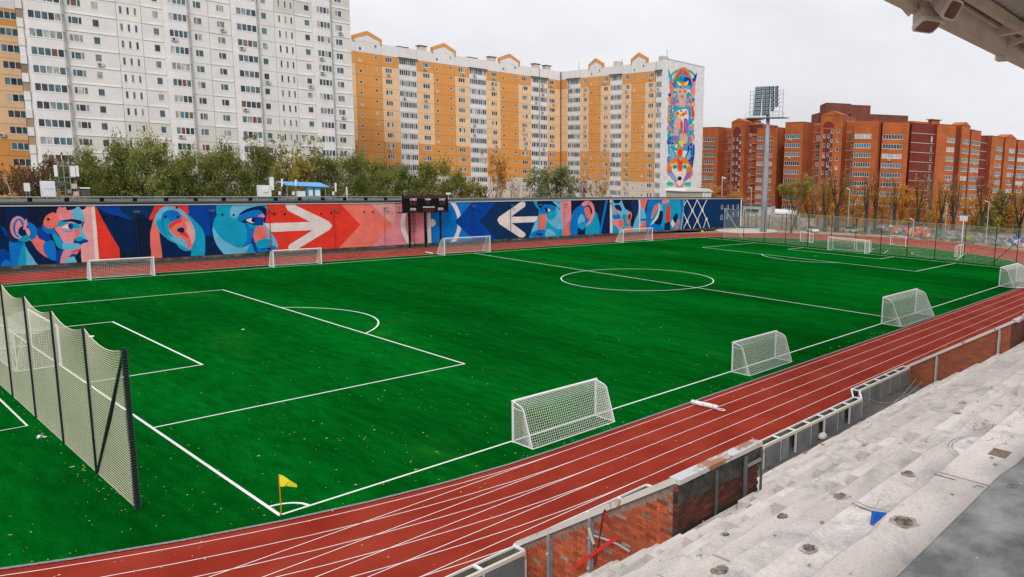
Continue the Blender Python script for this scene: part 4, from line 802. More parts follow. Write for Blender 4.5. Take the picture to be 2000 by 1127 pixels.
brick_facets(b4,[
 dict(A=(226.8,20.4),B=(237.6,19.4),z=28.9,m=M_rd,ledge=True,w=[(.45,.53,1.6,1,.2)],dep=8),
 dict(A=(237.8,17.9),B=(247.6,17.0),z=29.2,w=[(.40,.96,1.35,5)],dep=10),
 dict(A=(247.7,18.4),B=(249.2,18.3),z=28.8,m=M_rd,cap=False,dep=6),
 dict(A=(249.3,16.9),B=(258.4,15.8),z=29.4,gable=30.8,w=[(.38,.94,1.35,5)],dep=10),
 dict(A=(258.6,17.2),B=(260,17.0),z=28.9,m=M_rd,cap=False,dep=6),
 dict(A=(260.1,15.6),B=(274,13.8),z=29.2,w=[(.03,.55,1.35,7)],dep=10),
 dict(A=(274,13.2),B=(292,11),z=29.4,w=[(.1,.5,1.35,7)],dep=10)],25.9)
F=Facade(b4,(230,22),(238,21)); F.core(0,5,28.9,30.6,2,5,M_or,'roof_hatch'); F.core(-.5,5.5,30.8,31,1.6,5.4,M_dgrey,'roof_vent')
bt=thing('brown_brick_tower','dark brown brick tower block rising behind the orange brick row','building',(285,100,0))
brick_facets(bt,[dict(A=(287,118),B=(277.3,108),z=42,m=M_br,dep=10),dict(A=(283.8,108.6),B=(291.5,100),z=47,m=M_br,dep=14),dict(A=(291.5,100),B=(297,93),z=46.6,m=M_br,dep=14),dict(A=(288,98),B=(305,78),z=42.5,m=M_br,dep=12)],39)
# small pale building with a vaulted roof and low orange wall beyond the hall
sh=thing('roof_pavilion','small cream building with a pale curved roof standing below the painted end wall','building',(120,54,7))
a=at_y(1337,386,54); b=at_y(1378,386,54); c=at_y(1388,386,54)
zt=at_y(1337,374,54).z
mb=MB(); mb.box(a.x,c.x,54,60,6.9,zt); mb.build('wall',mat('pavilion_cream',(.42,.39,.31),.8,var=.15,scale=1),sh)
mb=MB(); mb.hull([(a.x-.5,53.6,zt),(c.x+.6,53.6,zt),(c.x+.6,60.5,zt),(a.x-.5,60.5,zt)],[(a.x+.8,53.8,zt+.75),(c.x-.8,53.8,zt+.75),(c.x-.8,60.2,zt+.75),(a.x+.8,60.2,zt+.75)]); mb.build('roof',mat('pale_roof',(.62,.58,.52),.7),sh)
for i in range(3): mb=MB(); x0=b.x-1.3+i*1.25; mb.box(x0,x0+.9,53.9,54,7.3,zt-.2); mb.build('window',M_frame,sh)
lo=thing('low_orange_wall','low orange brick parapet between the cream pavilion and the blue wall end','wall',(128,52,7)); d=at_y(1419,390,52); mb=MB(); mb.box(c.x+.4,d.x,52,53,6.9,at_y(1400,383,52).z); mb.build('wall',M_or,lo)

# ================================================================== GOALS
M_net=mat('goal_net',(.70,.70,.66),.8); M_goal=mat('goal_white',(.78,.78,.80),.4)
def net_grid(mb,rows,pitch,r,sides=3):
    # rows: list of polylines (same count of points) running one way; threads along them and across them
    A=[[Vector(p) for p in row] for row in rows]
    def samp(pl,ts):
        ln=[0]; 
        for a,b in zip(pl[:-1],pl[1:]): ln.append(ln[-1]+(b-a).length)
        out=[]
        for t in ts:
            s=t*ln[-1]; i=0
            while i<len(ln)-2 and ln[i+1]<s: i+=1
            q=(s-ln[i])/max(1e-6,ln[i+1]-ln[i]); out.append(pl[i].lerp(pl[i+1],q))
        return out
    l=sum((b-a).length for a,b in zip(A[0][:-1],A[0][1:])); n=max(2,round(l/pitch)); ts=[i/n for i in range(n+1)]
    S=[samp(row,ts) for row in A]   # S[row][k]
    w=max((S[-1][k]-S[0][k]).length for k in range(n+1)); m=max(2,round(w/pitch))
    for k in range(n+1):   # across threads: through the rows
        mb.tube([S[j][k] for j in range(len(A))],r,sides,cap=False)
    for j in range(m+1):   # threads along
        t=j/m*(len(A)-1); i=min(int(t),len(A)-2); q=t-i
        pl=[S[i][k].lerp(S[i+1][k],q) for k in range(n+1)]
        keep=[0]; 
        for k in range(1,n):
            if (pl[k]-pl[k-1]).normalized().dot((pl[k+1]-pl[k]).normalized())<.9995: keep.append(k)
        keep.append(n); mb.tube([pl[k] for k in keep],r,sides,cap=False)
def goal(label,loc,rz,wd,h,dt,db,post=.06,tube=.03,pitch=.12,nr=.006,box=False,cat='goal',group=None,net=True):
    t=thing('football_goal',label,cat,(0,0,0),0,group)
    for x in (0,wd): MB().tube([(x,0,0),(x,0,h)],post,8).build('post',M_goal,t)
    MB().tube([(-post,0,h),(wd+post,0,h)],post,8).build('crossbar',M_goal,t)
    hb=h if box else h*.92
    prof=[(0,h),(dt*.75,hb+.02),(dt,hb-.1),(db-.05,.12),(db,.03)] if not box else [(0,h),(dt*.5,h-.35),(dt,h-.15),(db,.03)]
    for x in (0,wd):
        if box: MB().tube([(x,dt,0),(x,dt,h)],tube,6).tube([(x,0,.03),(x,dt,.03)],tube,6).build('side_frame',M_goal,t)
        else:
            mb=MB(); mb.tube([(x,y,z) for y,z in prof],tube,6); mb.tube([(x,0,.03),(x,db,.03)],tube,6); mb.tube([(x,0,h*.85),(x,dt*.9,hb*.9)],tube*.6,5)
            mb.tube([(x,db-.35,.03),(x,db-.12,.42)],tube*.6,5); mb.build('side_frame',M_goal,t)
    MB().tube([(0,db,.03),(wd,db,.03)],tube,6).build('ground_bar',M_goal,t)
    if net:
        mb=MB()
        cols=[]
        for i in range(7):
            x=wd*i/6; sag=.10*math.sin(math.pi*i/6); cols.append([(x,y,max(.03,z-sag*(1 if 0<k<len(prof)-1 else 0))) for k,(y,z) in enumerate(prof)])
        net_grid(mb,cols,pitch,nr)
        for x in (0,wd): # sides
            cl=[]
            for i in range(5):
                y=db*i/4
                z=h+(hb-h)*min(1,y/dt) if y<=dt else hb*(1-(y-dt)/max(.01,(db-dt)))
                cl.append([(x,y,.03),(x,y,max(.05,z))])
            net_grid(mb,cl,pitch,nr)
        mb.build('net',M_net,t)
    t.location=loc; t.rotation_euler=(0,0,rz)
    return t
g='portable goals along the touchlines'
PI=math.pi
goal('white portable goal nearest the camera, standing by the corner of the near touchline',(15.13,-34.1,0.02),PI,5.16,2.0,.8,1.45,group=g,nr=.009)
goal('second white portable goal from the camera along the near touchline',(32.2,-34.1,.02),PI,5.1,2.0,.8,1.45,group=g,nr=.009)
goal('large white goal on the near touchline at the end of the halfway line',(57.4,-34,.02),PI,7.6,2.44,.9,2.0,group=g,pitch=.14,nr=.011)
goal('large white goal cut by the right picture edge on the near touchline',(91.8,-34,.02),PI,7.5,2.44,.9,2.0,group=g,pitch=.14,nr=.011)
goal('white portable goal on the far touchline in front of the painted face at left',(9.7,33.9,.02),0,5.2,2.0,.8,1.4,group=g,pitch=.17,nr=.008)
goal('white portable goal on the far touchline below the tail of the red arrow',(26.4,33.9,.02),0,5.4,2.0,.8,1.4,group=g,pitch=.17,nr=.008)
goal('large white goal on the far touchline right of the scoreboard',(48.6,33.9,.02),0,7.5,2.44,.9,2.0,group=g,pitch=.2,nr=.009)
goal('large white goal on the far touchline below the painted ear near the lattice',(84.1,33.9,.02),0,7.7,2.44,.9,2.0,group=g,pitch=.2,nr=.009)
goal('white goal on the left goal line seen through the cream net fence',(0,-3.8,.02),PI/2,7.4,2.44,1.9,2.0,pitch=.16,nr=.007,box=True)
goal('white goal on the far goal line with its net hung from free poles',(106.6,4.0,.02),-PI/2,7.5,2.44,1.9,2.2,pitch=.25,nr=.009,box=True)
gm='small goals of the training pitches'
goal('small white goal on the training turf, leftmost of those behind the far net',(117.9,16.9,.02),-PI/2-.35,3.0,2.0,1.0,1.0,pitch=.3,group=gm,nr=.008)
goal('small white goal standing just behind the big goal of the far goal line',(110.5,.6,.02),-PI/2,3.0,2.0,.8,1.1,pitch=.3,group=gm,nr=.008)
goal('small white goal out by the red bend, its mouth facing the pitch',(127.8,1.4,.02),-PI/2,3.3,2.0,1.0,1.0,pitch=.3,group=gm,nr=.008,net=False)
goal('small white goal on the training turf, rightmost of those behind the far net',(117.0,-17.1,.02),.2,3.0,2.1,1.0,1.0,pitch=.3,group=gm,nr=.008)
goal('small white goal close behind the cream net fence at the left picture edge',(-4.4,-7.6,.02),PI/2,3.0,2.0,.8,1.2,pitch=.16,group=gm,nr=.007)

# ================================================================== NET FENCES
def net_fence(root,X,ys,h,pitch,r,vp,mcol,sag=.38,name='net',vr=.8):
    # horizontal threads sag between posts
    for a,b in zip(ys[:-1],ys[1:]):
        mb=MB(); nz=round(h/pitch); K=8; d=b-a
        def zf(f,t): return f*(h-sag*4*t*(1-t)*f**1.5)
        for i in range(nz+1):
            f=i/nz; mb.tube([(X+.12*math.sin(PI*k/K)*math.sin(PI*f)*.4,a+d*k/K,max(.03,zf(f,k/K))) for k in range(K+1)],r*(1.0 if i<nz else 2.2),3,cap=False)
        nv=max(1,round(abs(d)/vp))
        for j in range(nv):
            t=j/nv; mb.tube([(X+.05*math.sin(PI*t)*math.sin(PI*f),a+d*t,max(.03,zf(f,t))) for f in (0,.5,1)],r*vr,3,cap=False)
        mb.build(name,mcol,root)
M_net2=mat('cream_net',(.66,.62,.48),.85); M_net3=mat('grey_green_net',(.46,.52,.40),.85)
fl=thing('net_fence','tall cream net fence on dark green posts behind the left goal line','fence',(-3.03,-20,0))
ysl=[-29.76]+[-24.75+5*i for i in range(0,12)]
net_fence(fl,-3.03,ysl,6.0,.105,.0072,.105,M_net2,vr=.5)
for i,y in enumerate(ysl): mb=MB(); mb.box(-3.03-.06,-3.03+.06,y-.06,y+.06,0,6.05); mb.build('post',M_green,fl)
MB().bar((-3.03,-29.7,5.85),(-3.03,-24.85,.1),.1,.1).build('brace',M_green,fl)
mb=MB()
for k in range(60): z=.05+k*.1; mb.box(-3.12,-2.94,-29.86,-29.66,z,z+.03)
mb.build('lacing',mat('black_cord',(.02,.03,.03),.8),fl)
fr=thing('net_fence','tall grey green net fence on slim posts behind the far goal line','fence',(109.7,0,0))
ysr=[30.5-5.08*i for i in range(12)]+[-28.9]
ysr=sorted(set(round(v,2) for v in ysr if v>-28.9)|{-28.9,-34.5},reverse=True)
net_fence(fr,109.7,ysr,6.15,.22,.0115,.22,M_net3,sag=.1)
for i,y in enumerate(ysr): MB().tube([(109.7,y,0),(109.7,y,6.2)],.06 if i else .045,6).build('post',M_green if i else mat('galvanised',(.45,.5,.5),.5),fr)
MB().tube([(109.7,ysr[0],6.1),(109.7,ysr[1],.1)],.05,5).build('brace',mat('galvanised',(.45,.5,.5),.5),fr)
MB().tube([(109.7,-24.9,.1),(109.7,-28.9,4.2)],.05,5).build('brace',M_green,fr)

# ================================================================== CORNER FLAGS, SMALL THINGS ON THE GROUND
def corner_flag(label,x,y,s=1):
    t=thing('corner_flag',label,'flag',(x,y,0)); MB().tube([(x,y,0),(x,y,1.55)],.018,6).build('pole',mat('orange_pole',(.70,.25,.02),.5),t)
    mb=MB(); n=5; P=[]
    d=Vector((.62,-.5,0)).normalized()
    for i in range(n+1):
        u=i/n; w=.025*math.sin(u*7); o=Vector((-d.y,d.x,0))*w
        top=Vector((x,y,1.56-.30*u-.14*u*u))+d*.55*u+o; bot=Vector((x,y,1.12-.06*u))+d*(.34*u if u<.9 else .42*u)-o*2
        if i==n: bot=top+Vector((0,0,-.10))
        P.append((top,bot))
    for (a,b),(c,e) in zip(P[:-1],P[1:]): mb.hull([a,b,b+Vector((.006,.006,0)),a+Vector((.006,.006,0))],[c,e,e+Vector((.006,.006,0)),c+Vector((.006,.006,0))])
    mb.build('cloth',mat('flag_yellow',(.82,.84,.02),.6,col2=(.72,.72,.02),scale=6),t)
corner_flag('drooping yellow corner flag on an orange pole at the near left corner of the pitch',.05,-33.95)
corner_flag('tiny yellow corner flag at the far corner in front of the blue wall end',LX,HW)
def roll(label,a,b,r,loop_=False):
    t=thing('padded_roll',label,'roll',((a[0]+b[0])/2,(a[1]+b[1])/2,0)); A_=Vector(a);B_=Vector(b); 
    mb=MB(); n=6; mb.tube([A_.lerp(B_,i/n)+Vector((0,0,r*.98+.01*math.sin(i*2))) for i in range(n+1)],r,8); mb.build('bundle',M_white,t,smooth=True)
    d=(B_-A_).normalized(); o=Vector((-d.y,d.x,0))
    for k in (.15,.5,.85): p=A_.lerp(B_,k); MB().tube([p-d*.03+Vector((0,0,r)),p+d*.03+Vector((0,0,r))],r*1.08,8).build('strap',mat('strap_grey',(.5,.5,.52),.7),t)
    if loop_:
        mb=MB(); c=B_+d*.22; mb.tube([c+(d*math.cos(t_)*.26+o*math.sin(t_)*.12)+Vector((0,0,.05)) for t_ in np.linspace(0,6.283,13)],.025,5); mb.build('handle_loop',M_white,t)
roll('white rolled bundle with a loop handle lying across the near red lanes',(20.15,-36.5,.01),(20.35,-38.2,.01),.13,True)
roll('small white roll lying on the far red track left of the scoreboard goal',(48.3,38.3,.01),(48.2,36.4,.01),.08)
roll('white roll on the track beside the goal at the right picture edge',(84.1,-36.3,.01),(87.0,-37.6,.01),.10)
t=thing('litter_bag','crumpled white and blue plastic bag on the turf beside the net fence','litter',(-3.5,-18.2,.02))
mb=MB(); 
for i in range(9): a=i*.7; r_=.12+.10*((i*7)%5)/5; mb.poly([(-3.5+r_*math.cos(a),-18.2+r_*1.6*math.sin(a),.03+.05*((i*3)%4)),(-3.5+r_*math.cos(a+1),-18.2+r_*1.6*math.sin(a+1),.05),(-3.5,-18.2,.14),(-3.5+.1*math.cos(a+.5),-18.2+.3*math.sin(a+.5),.10)])
mb.build('plastic_sheet',mat('bag_plastic',(.75,.77,.80),.4,col2=(.08,.15,.4),scale=9,contrast=(.55,.6)),t)
tag(MB().hull([(x,y,.022) for x,y in ((3.0,4.2),(3.2,4.0),(3.35,4.25),(3.1,4.4))],[(x,y,.08) for x,y in ((3.05,4.2),(3.2,4.1),(3.3,4.25),(3.1,4.33))]).build('paper_scrap',M_white),'white scrap of paper lying near the penalty spot of the near half','litter')

# ================================================================== SCOREBOARD
sb=thing('scoreboard','black scoreboard on dark posts with white Russian captions in front of the mural','scoreboard',(52.7,45.5,0))
mb=MB(); mb.box(49.2,56.55,45.5,46.1,5.4,8.1); mb.build('housing',M_black,sb)
mb=MB(); mb.box(49.2,56.55,45.47,45.495,7.6,8.1); mb.build('top_strip',mat('maroon_strip',(.05,.008,.014),.5),sb)
M_led=mat('led_dark_red',(.05,.004,.004),.4)
for a,b,c,d in ((50.1,51.2,6.55,7.2),(52.85,53.3,6.7,7.2),(55.0,56.0,6.55,7.2),(52.2,54.1,5.5,6.0),(49.9,51.6,5.5,5.68),(54.6,56.3,5.5,5.68)): mb=MB(); mb.box(a,b,45.47,45.495,c,d); mb.build('led_panel',M_led,sb)
def text(s,x,z,size,y,parent,m,rz=0,name='caption',align='CENTER',ext=.01):
    c=bpy.data.curves.new(name,'FONT'); c.body=s; c.size=size; c.extrude=ext; c.align_x=align; c.offset=.008*size/.3
    o=bpy.data.objects.new(name,c); COL.objects.link(o); o.parent=parent; off=world_off(parent); o.location=Vector((x,y,z))-off; o.rotation_euler=(PI/2,0,rz); c.materials.append(m)
    dg=bpy.context.evaluated_depsgraph_get(); dg.update(); me=bpy.data.meshes.new_from_object(o.evaluated_get(dg)); o2=bpy.data.objects.new(name,me); COL.objects.link(o2); o2.parent=parent; o2.location=o.location.copy(); o2.rotation_euler=o.rotation_euler.copy(); bpy.data.objects.remove(o); return o2
M_cap=mat('caption_white',(.8,.8,.8),.6)
for s_,x,z,sz in (('СЧЕТ',50.7,7.28,.42),('ТАЙМ',53.05,7.32,.34),('СЧЕТ',55.5,7.28,.42),('ВРЕМЯ ИГРЫ',53.2,6.12,.3),('ЖЕЛТЫЕ',50.6,5.98,.2),('КРАСНЫЕ',50.6,5.78,.2),('ЖЕЛТЫЕ',55.2,5.98,.2),('КРАСНЫЕ',55.2,5.78,.2)): text(s_,x,z,sz,45.46,sb,M_cap)
for x in (50.1,52.7,55.3): MB().tube([(x,45.8,0),(x,45.8,5.4)],.16,8).build('post',M_black,sb)
mb=MB(); 
for z in (5.5,6.2,6.9): mb.tube([(48.3,45.4,z),(49.2,45.4,z),],.03,4); mb.tube([(48.3,45.4,z),(48.3,46.2,z)],.03,4)
for y in (45.4,46.2): mb.tube([(48.3,y,5.4),(48.3,y,6.9)],.03,4)
mb.box(48.3,49.2,45.4,46.2,5.36,5.42); mb.build('service_platform',M_black,sb)
ld=thing('caged_ladder','thin black caged ladder fixed to the painted wall behind the scoreboard','ladder',(51.7,47.8,0)); mb=MB()
for x in (51.45,51.95): mb.tube([(x,47.8,.4),(x,47.8,6.6)],.025,4)
for k in range(20): mb.tube([(51.45,47.8,.5+.3*k),(51.95,47.8,.5+.3*k)],.018,4)
mb.build('rungs',M_black,ld); mb=MB()
for k in range(7): mb.tube([(51.7+.42*math.cos(a),47.75-.6*max(0,math.sin(a)),2.3+.62*k) for a in np.linspace(0,PI,8)],.02,4)
for a in (.6,1.57,2.5): mb.tube([(51.7+.42*math.cos(a),47.75-.6*math.sin(a),2.3) ,(51.7+.42*math.cos(a),47.75-.6*math.sin(a),6.1)],.015,4)
mb.build('cage',M_black,ld)

# ================================================================== FLOODLIGHT MAST
fm=thing('floodlight_mast','tall grey floodlight mast with a square grid of lamps behind the far corner','floodlight',(131.7,35.7,0))
M_mast=mat('mast_grey',(.29,.32,.37),.5,var=.08,scale=1)
mb=MB(); P=[Vector((131.7,35.7,z)) for z in (0,9,18,27.5)]; mb.tube(P,.82,12,.42); mb.build('pole',M_mast,fm,smooth=True)
for z in (9,18): mb=MB(); mb.tube([(131.7,35.7,z-.15),(131.7,35.7,z+.15)],.72 if z==9 else .59,12); mb.build('flange',M_mast,fm)
ya,yb_=40.6,31.4; mb=MB()
for k in range(7): z=26.9+k*.93; mb.tube([(131.2,ya,z),(131.2,yb_,z)],.05,4)
for k in range(11): y=ya+(yb_-ya)*k/10; mb.tube([(131.2,y,26.9),(131.2,y,32.5)],.035 if 0<k<10 else .06,4)
for y in (ya,yb_): mb.tube([(131.2,y,26.9),(132.2,y,27.4)],.04,4)
mb.build('lamp_frame',M_grey,fm)
mb=MB(); mb.box(130.3,132.9,30.6,41.2,26.25,26.45); 
for y in np.linspace(30.6,41.2,9): mb.tube([(130.3,y,26.4),(130.3,y,27.5)],.03,4)
mb.tube([(130.3,30.6,27.5),(130.3,41.2,27.5)],.03,4); mb.build('platform',M_grey,fm)
mbl=MB(); mbl.box(-.15,.25,-.42,.42,-.40,.40); mbl.mi=1
for a in (-.21,.21):
    for b in (-.2,.2): mbl.box(-.19,-.151,a-.14,a+.14,b-.13,b+.13)
lm=mbl.mesh('floodlight',[mat('lamp_teal',(.02,.06,.085),.4),mat('lamp_lens',(.30,.38,.44),.2)])
ycol=[41.0-.0*0-(x-275)/80*.96 for x in (455,535,630,715,805,900)]
ycol=[ya-(x-275)/(1035-275)*(ya-yb_) for x in (455,537,630,715,805,900)]
for r_,(n0,n1) in enumerate(((0,6),(0,6),(0,6),(0,6),(0,6),(0,5),(0,4))):
    for c in range(n0,n1): o=inst('floodlight',lm,fm,(-1.0-.0,ycol[c]-35.7+(.05*r_ if c<2 else -.04*r_ if c>3 else 0),32.95-r_*.93),0); o.rotation_euler=(0,R(14),R((c-2.5)*-7))

# ================================================================== ROOF EQUIPMENT ON THE HALL
def cab(name,label,x0,x1,y0,y1,z0,z1,m,cat='cabinet'):
    t=thing(name,label,cat,((x0+x1)/2,(y0+y1)/2,z0)); MB().box(x0,x1,y0,y1,z0,z1).build('body',m,t)
    return t
M_cab=mat('cabinet_white',(.72,.74,.76),.5,var=.05,scale=2)
t=cab('equipment_cabinet','large white equipment cabinet on the hall roof at far left',9.95,11.05,51.6,52.6,7.6,9.35,M_cab); MB().box(10.02,10.98,51.56,51.6,8.5,8.53).build('door_seam',M_grey,t)
t=cab('equipment_cabinet','small white cabinet on legs at the far left end of the hall roof',8.55,8.95,51.6,52.3,8.2,9.1,M_cab)
for x in (8.6,8.9): MB().tube([(x,51.7,6.9),(x,51.7,8.2)],.03,4).build('leg',M_grey,t)
t=thing('aerial_rack','cluster of white panel aerials and steel frames on the hall roof at left','aerial',(12.2,52,7))
for x,z0,z1,w_ in ((11.25,9.9,11.2,.26),(12.72,9.9,11.15,.42),(13.12,9.95,11.2,.24)): MB().box(x-w_/2,x+w_/2,51.6,51.8,z0,z1).build('panel_aerial',M_white,t)
mb=MB()
for x in (11.5,12.5,12.0,13.0): mb.tube([(x,52,7),(x,52,11.9 if x<12.6 else 9.5)],.05,5)
for z in (9.8,11.1): mb.tube([(11.3,52,z),(13,52,z)],.04,5)
for x in (11.1,11.95,13.1,14.0): mb.tube([(x,51.7,7),(x,51.7,9.3 if x<12 else 8.7)],.035,4)
for z in (7.6,8.2,8.8,9.3): mb.tube([(11.1,51.7,z),(11.95,51.7,z)],.03,4)
mb.build('steel_frame',M_grey,t)
for x0,x1,z0,z1,m in ((12.5,12.95,8.55,9.1,mat('box_tan',(.55,.43,.32),.7)),(12.6,13.05,7.75,8.2,mat('box_tan',(.55,.43,.32),.7)),(13.2,14.1,8.55,8.68,M_white),(11.2,11.9,8.85,9.25,M_dgrey),(13.3,13.9,7.7,8.4,M_dgrey),(12.1,12.4,8.0,8.4,M_grey)): MB().box(x0,x1,51.5,51.9,z0,z1).build('equipment_box',m,t)
t=thing('leaning_pole','thin pale pole leaning on struts at the left end of the hall roof','pole',(7.2,51,7)); mb=MB(); mb.tube([(7.4,51,7),(6.9,51,10.1)],.05,5); mb.tube([(7.9,51,7),(7.1,51,8.9)],.03,4); mb.build('shaft',mat('weathered_wood',(.35,.29,.24),.8),t)
t=cab('equipment_cabinet','grey white roof cabinet with a smaller box on its door, above the arrow tail',32.0,33.5,51.8,52.6,7.6,9.15,M_cab); MB().box(32.5,33.1,51.7,51.8,8.2,8.8).build('meter_box',M_white,t)
t=thing('aerial','tall white panel aerial beside the grey roof cabinet','aerial',(33.7,52.2,7)); MB().tube([(33.7,52.3,7),(33.7,52.3,10.3)],.05,5).build('mast',M_grey,t); MB().box(33.5,33.95,52,52.2,8.5,10.3).build('panel',M_white,t)
ks=thing('roof_kiosk','small rooftop shelter with a sloping light blue roof and two cabinets beneath','shelter',(38.5,53,7))
mb=MB(); a,b=35.6,41.2; mb.hull([(a,52,9.15),(b+.3,52,8.95),(b-.2,54,9.5),(a-.5,54,9.6)],[(a,52,9.2),(b+.3,52,9.0),(b-.2,54,9.58),(a-.5,54,9.68)]); mb.build('roof',mat('kiosk_blue',(.10,.33,.62),.5),ks)
for x in (35.7,40.9,38.5): MB().tube([(x,52.2,7),(x,52.2,9.1)],.06,5).build('post',M_grey,ks)
for x0 in (38.4,39.4): f=MB().box(x0,x0+.85,52.3,53,7.6,8.95).build('cabinet',mat('cab_blue',(.05,.36,.5),.5),ks); MB().box(x0+.1,x0+.75,52.27,52.3,7.7,8.5).build('panel',M_white,f)
MB().box(37.1,38.1,52.2,52.8,7.6,8.35).build('equipment_box',M_cab,ks)
MB().box(35.2,41.5,51.5,53,7.35,7.5).build('platform',M_grey,ks)
for i,(x,z0,z1) in enumerate(((35.1,9.0,10.1),(36.9,8.9,10.0),(42.4,8.3,9.6))):
    t=thing('aerial',['white tube aerial left of the blue rooftop shelter','white tube aerial behind the blue shelter roof','white tube aerial right of the blue shelter'][i],'aerial',(x,52.4,7)); MB().tube([(x,52.5,7),(x,52.5,z1)],.035,5).build('mast',M_grey,t); MB().tube([(x,52.3,z0),(x+.05,52.3,z1)],.12,6).build('tube',M_white,t)
    MB().box(x-.5,x-.25,52.2,52.4,7.8,8.3).build('radio_box',M_white,t)
t=thing('vent_pipe','white steel pipe with a slanting strut on the roof edge above the salmon chevron','pipe',(43.2,50.5,7)); MB().tube([(43.15,50.5,6.9),(43.15,50.5,9.1)],.09,6).build('shaft',M_white,t); MB().tube([(43.1,50.5,8.4),(42.1,50.5,7)],.05,5).build('strut',mat('weathered_wood',(.35,.29,.24),.8),t)
t=thing('roof_lamp','tiny lamp on a thin post on the roof behind the blue mural part','lamp',(59,50.5,7)); MB().tube([(59.7,50.5,6.9),(59.7,50.5,8.0)],.05,5).build('post',M_white,t); MB().box(59.4,60.1,50.3,50.7,8.0,8.3).build('head',M_cab,t)

# ================================================================== GRANDSTAND
RUN,RISE=1.18,.7835; Y0=-60.08; Z0=10.02
def noz(k): return Y0+RUN*k, Z0-RISE*k       # front edge of row k (k=0 nearest, k=12 lowest)
st=thing('grandstand','bare pale concrete terraces of an unfinished grandstand, stained and patched','grandstand',(20,-55,0))
def mk_conc():
    m=bpy.data.materials.new('stand_concrete'); m.use_nodes=True; t=m.node_tree; b=t.nodes['Principled BSDF']; b.inputs['Roughness'].default_value=.9; b.inputs['Specular IOR Level'].default_value=.25
    g=t.nodes.new('ShaderNodeNewGeometry'); oi=t.nodes.new('ShaderNodeObjectInfo')
    def nz(s,d=5,ro=.6,sx=1,sy=1,dist=0):
        mp=t.nodes.new('ShaderNodeMapping'); mp.inputs['Scale'].default_value=(sx,sy,1); t.links.new(g.outputs['Position'],mp.inputs[0])
        n=t.nodes.new('ShaderNodeTexNoise'); n.inputs['Scale'].default_value=s; n.inputs['Detail'].default_value=d; n.inputs['Roughness'].default_value=ro; n.inputs['Distortion'].default_value=dist; t.links.new(mp.outputs[0],n.inputs['Vector']); return n.outputs[0]
    def rg(x,a,b_,c=0,d=1):
        r=t.nodes.new('ShaderNodeMapRange'); r.inputs[1].default_value=a; r.inputs[2].default_value=b_; r.inputs[3].default_value=c; r.inputs[4].default_value=d; t.links.new(x,r.inputs[0]); return r.outputs[0]
    def mix(a,b_,f,mode='MIX'):
        x=t.nodes.new('ShaderNodeMix'); x.data_type='RGBA'; x.blend_type=mode
        for k,v in (('A',a),('B',b_),('Factor',f)):
            if isinstance(v,(tuple,float,int)): x.inputs[k].default_value=v if not isinstance(v,tuple) else (*v,1)
            else: t.links.new(v,x.inputs[k])
        return x.outputs['Result']
    c=mix((.645,.58,.54),(.51,.455,.415),rg(nz(.55),.38,.66))
    c=mix(c,(.30,.245,.20),rg(nz(1.1,6,.7,.5,1.3),.60,.74,0,.8))         # brown water stains
    c=mix(c,(.33,.33,.325),rg(nz(.8,8,.75,1,1,.6),.50,.64,0,.8))        # grey grime clouds
    c=mix(c,(.66,.62,.60),rg(nz(.9,5,.6,.35,1.6),.62,.72,0,.7))          # lime streaks
    c=mix(c,(.05,.045,.04),rg(nz(9,3,.5),.76,.80,0,.8))                 # pits, small debris
    c=mix(c,rg(oi.outputs['Random'],0,1,.90,1.08),1.0,'MULTIPLY')
    c=mix(c,rg(nz(28,3),.3,.7,.86,1.1),1.0,'MULTIPLY')
    vo=t.nodes.new('ShaderNodeTexVoronoi'); vo.feature='DISTANCE_TO_EDGE'; vo.inputs['Scale'].default_value=.9; mpv=t.nodes.new('ShaderNodeMapping'); mpv.inputs['Scale'].default_value=(.35,1,1); nv=t.nodes.new('ShaderNodeTexNoise'); nv.inputs['Scale'].default_value=2.2; t.links.new(g.outputs['Position'],nv.inputs['Vector']); av=t.nodes.new('ShaderNodeVectorMath'); av.operation='MULTIPLY_ADD'; av.inputs[1].default_value=(.9,.9,.9); t.links.new(nv.outputs['Color'],av.inputs[0]); t.links.new(g.outputs['Position'],av.inputs[2]); t.links.new(av.outputs[0],mpv.inputs[0]); t.links.new(mpv.outputs[0],vo.inputs['Vector'])
    cm=t.nodes.new('ShaderNodeMath'); cm.operation='MULTIPLY'; t.links.new(rg(vo.outputs[0],.0,.012,.75,0),cm.inputs[0]); t.links.new(rg(nz(.6,3),.50,.60,0,1),cm.inputs[1]); c=mix(c,(.10,.085,.075),cm.outputs[0])
    t.links.new(c,b.inputs['Base Color'])
    bu=t.nodes.new('ShaderNodeBump'); bu.inputs['Strength'].default_value=.65; bu.inputs['Distance'].default_value=.02; t.links.new(nz(9,6,.7),bu.inputs['Height']); t.links.new(bu.outputs[0],b.inputs['Normal'])
    return m
M_sc=mk_conc()
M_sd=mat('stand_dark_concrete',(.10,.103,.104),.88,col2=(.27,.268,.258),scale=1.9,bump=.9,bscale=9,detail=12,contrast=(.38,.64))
rs=random.Random(11)
VOM=[(2.9,6.65),(32.8,36.5),(62.7,66.4)]
def in_vom(a,b,y1): return any(a<v1-.01 and b>v0+.01 for v0,v1 in VOM) and y1>-50.3
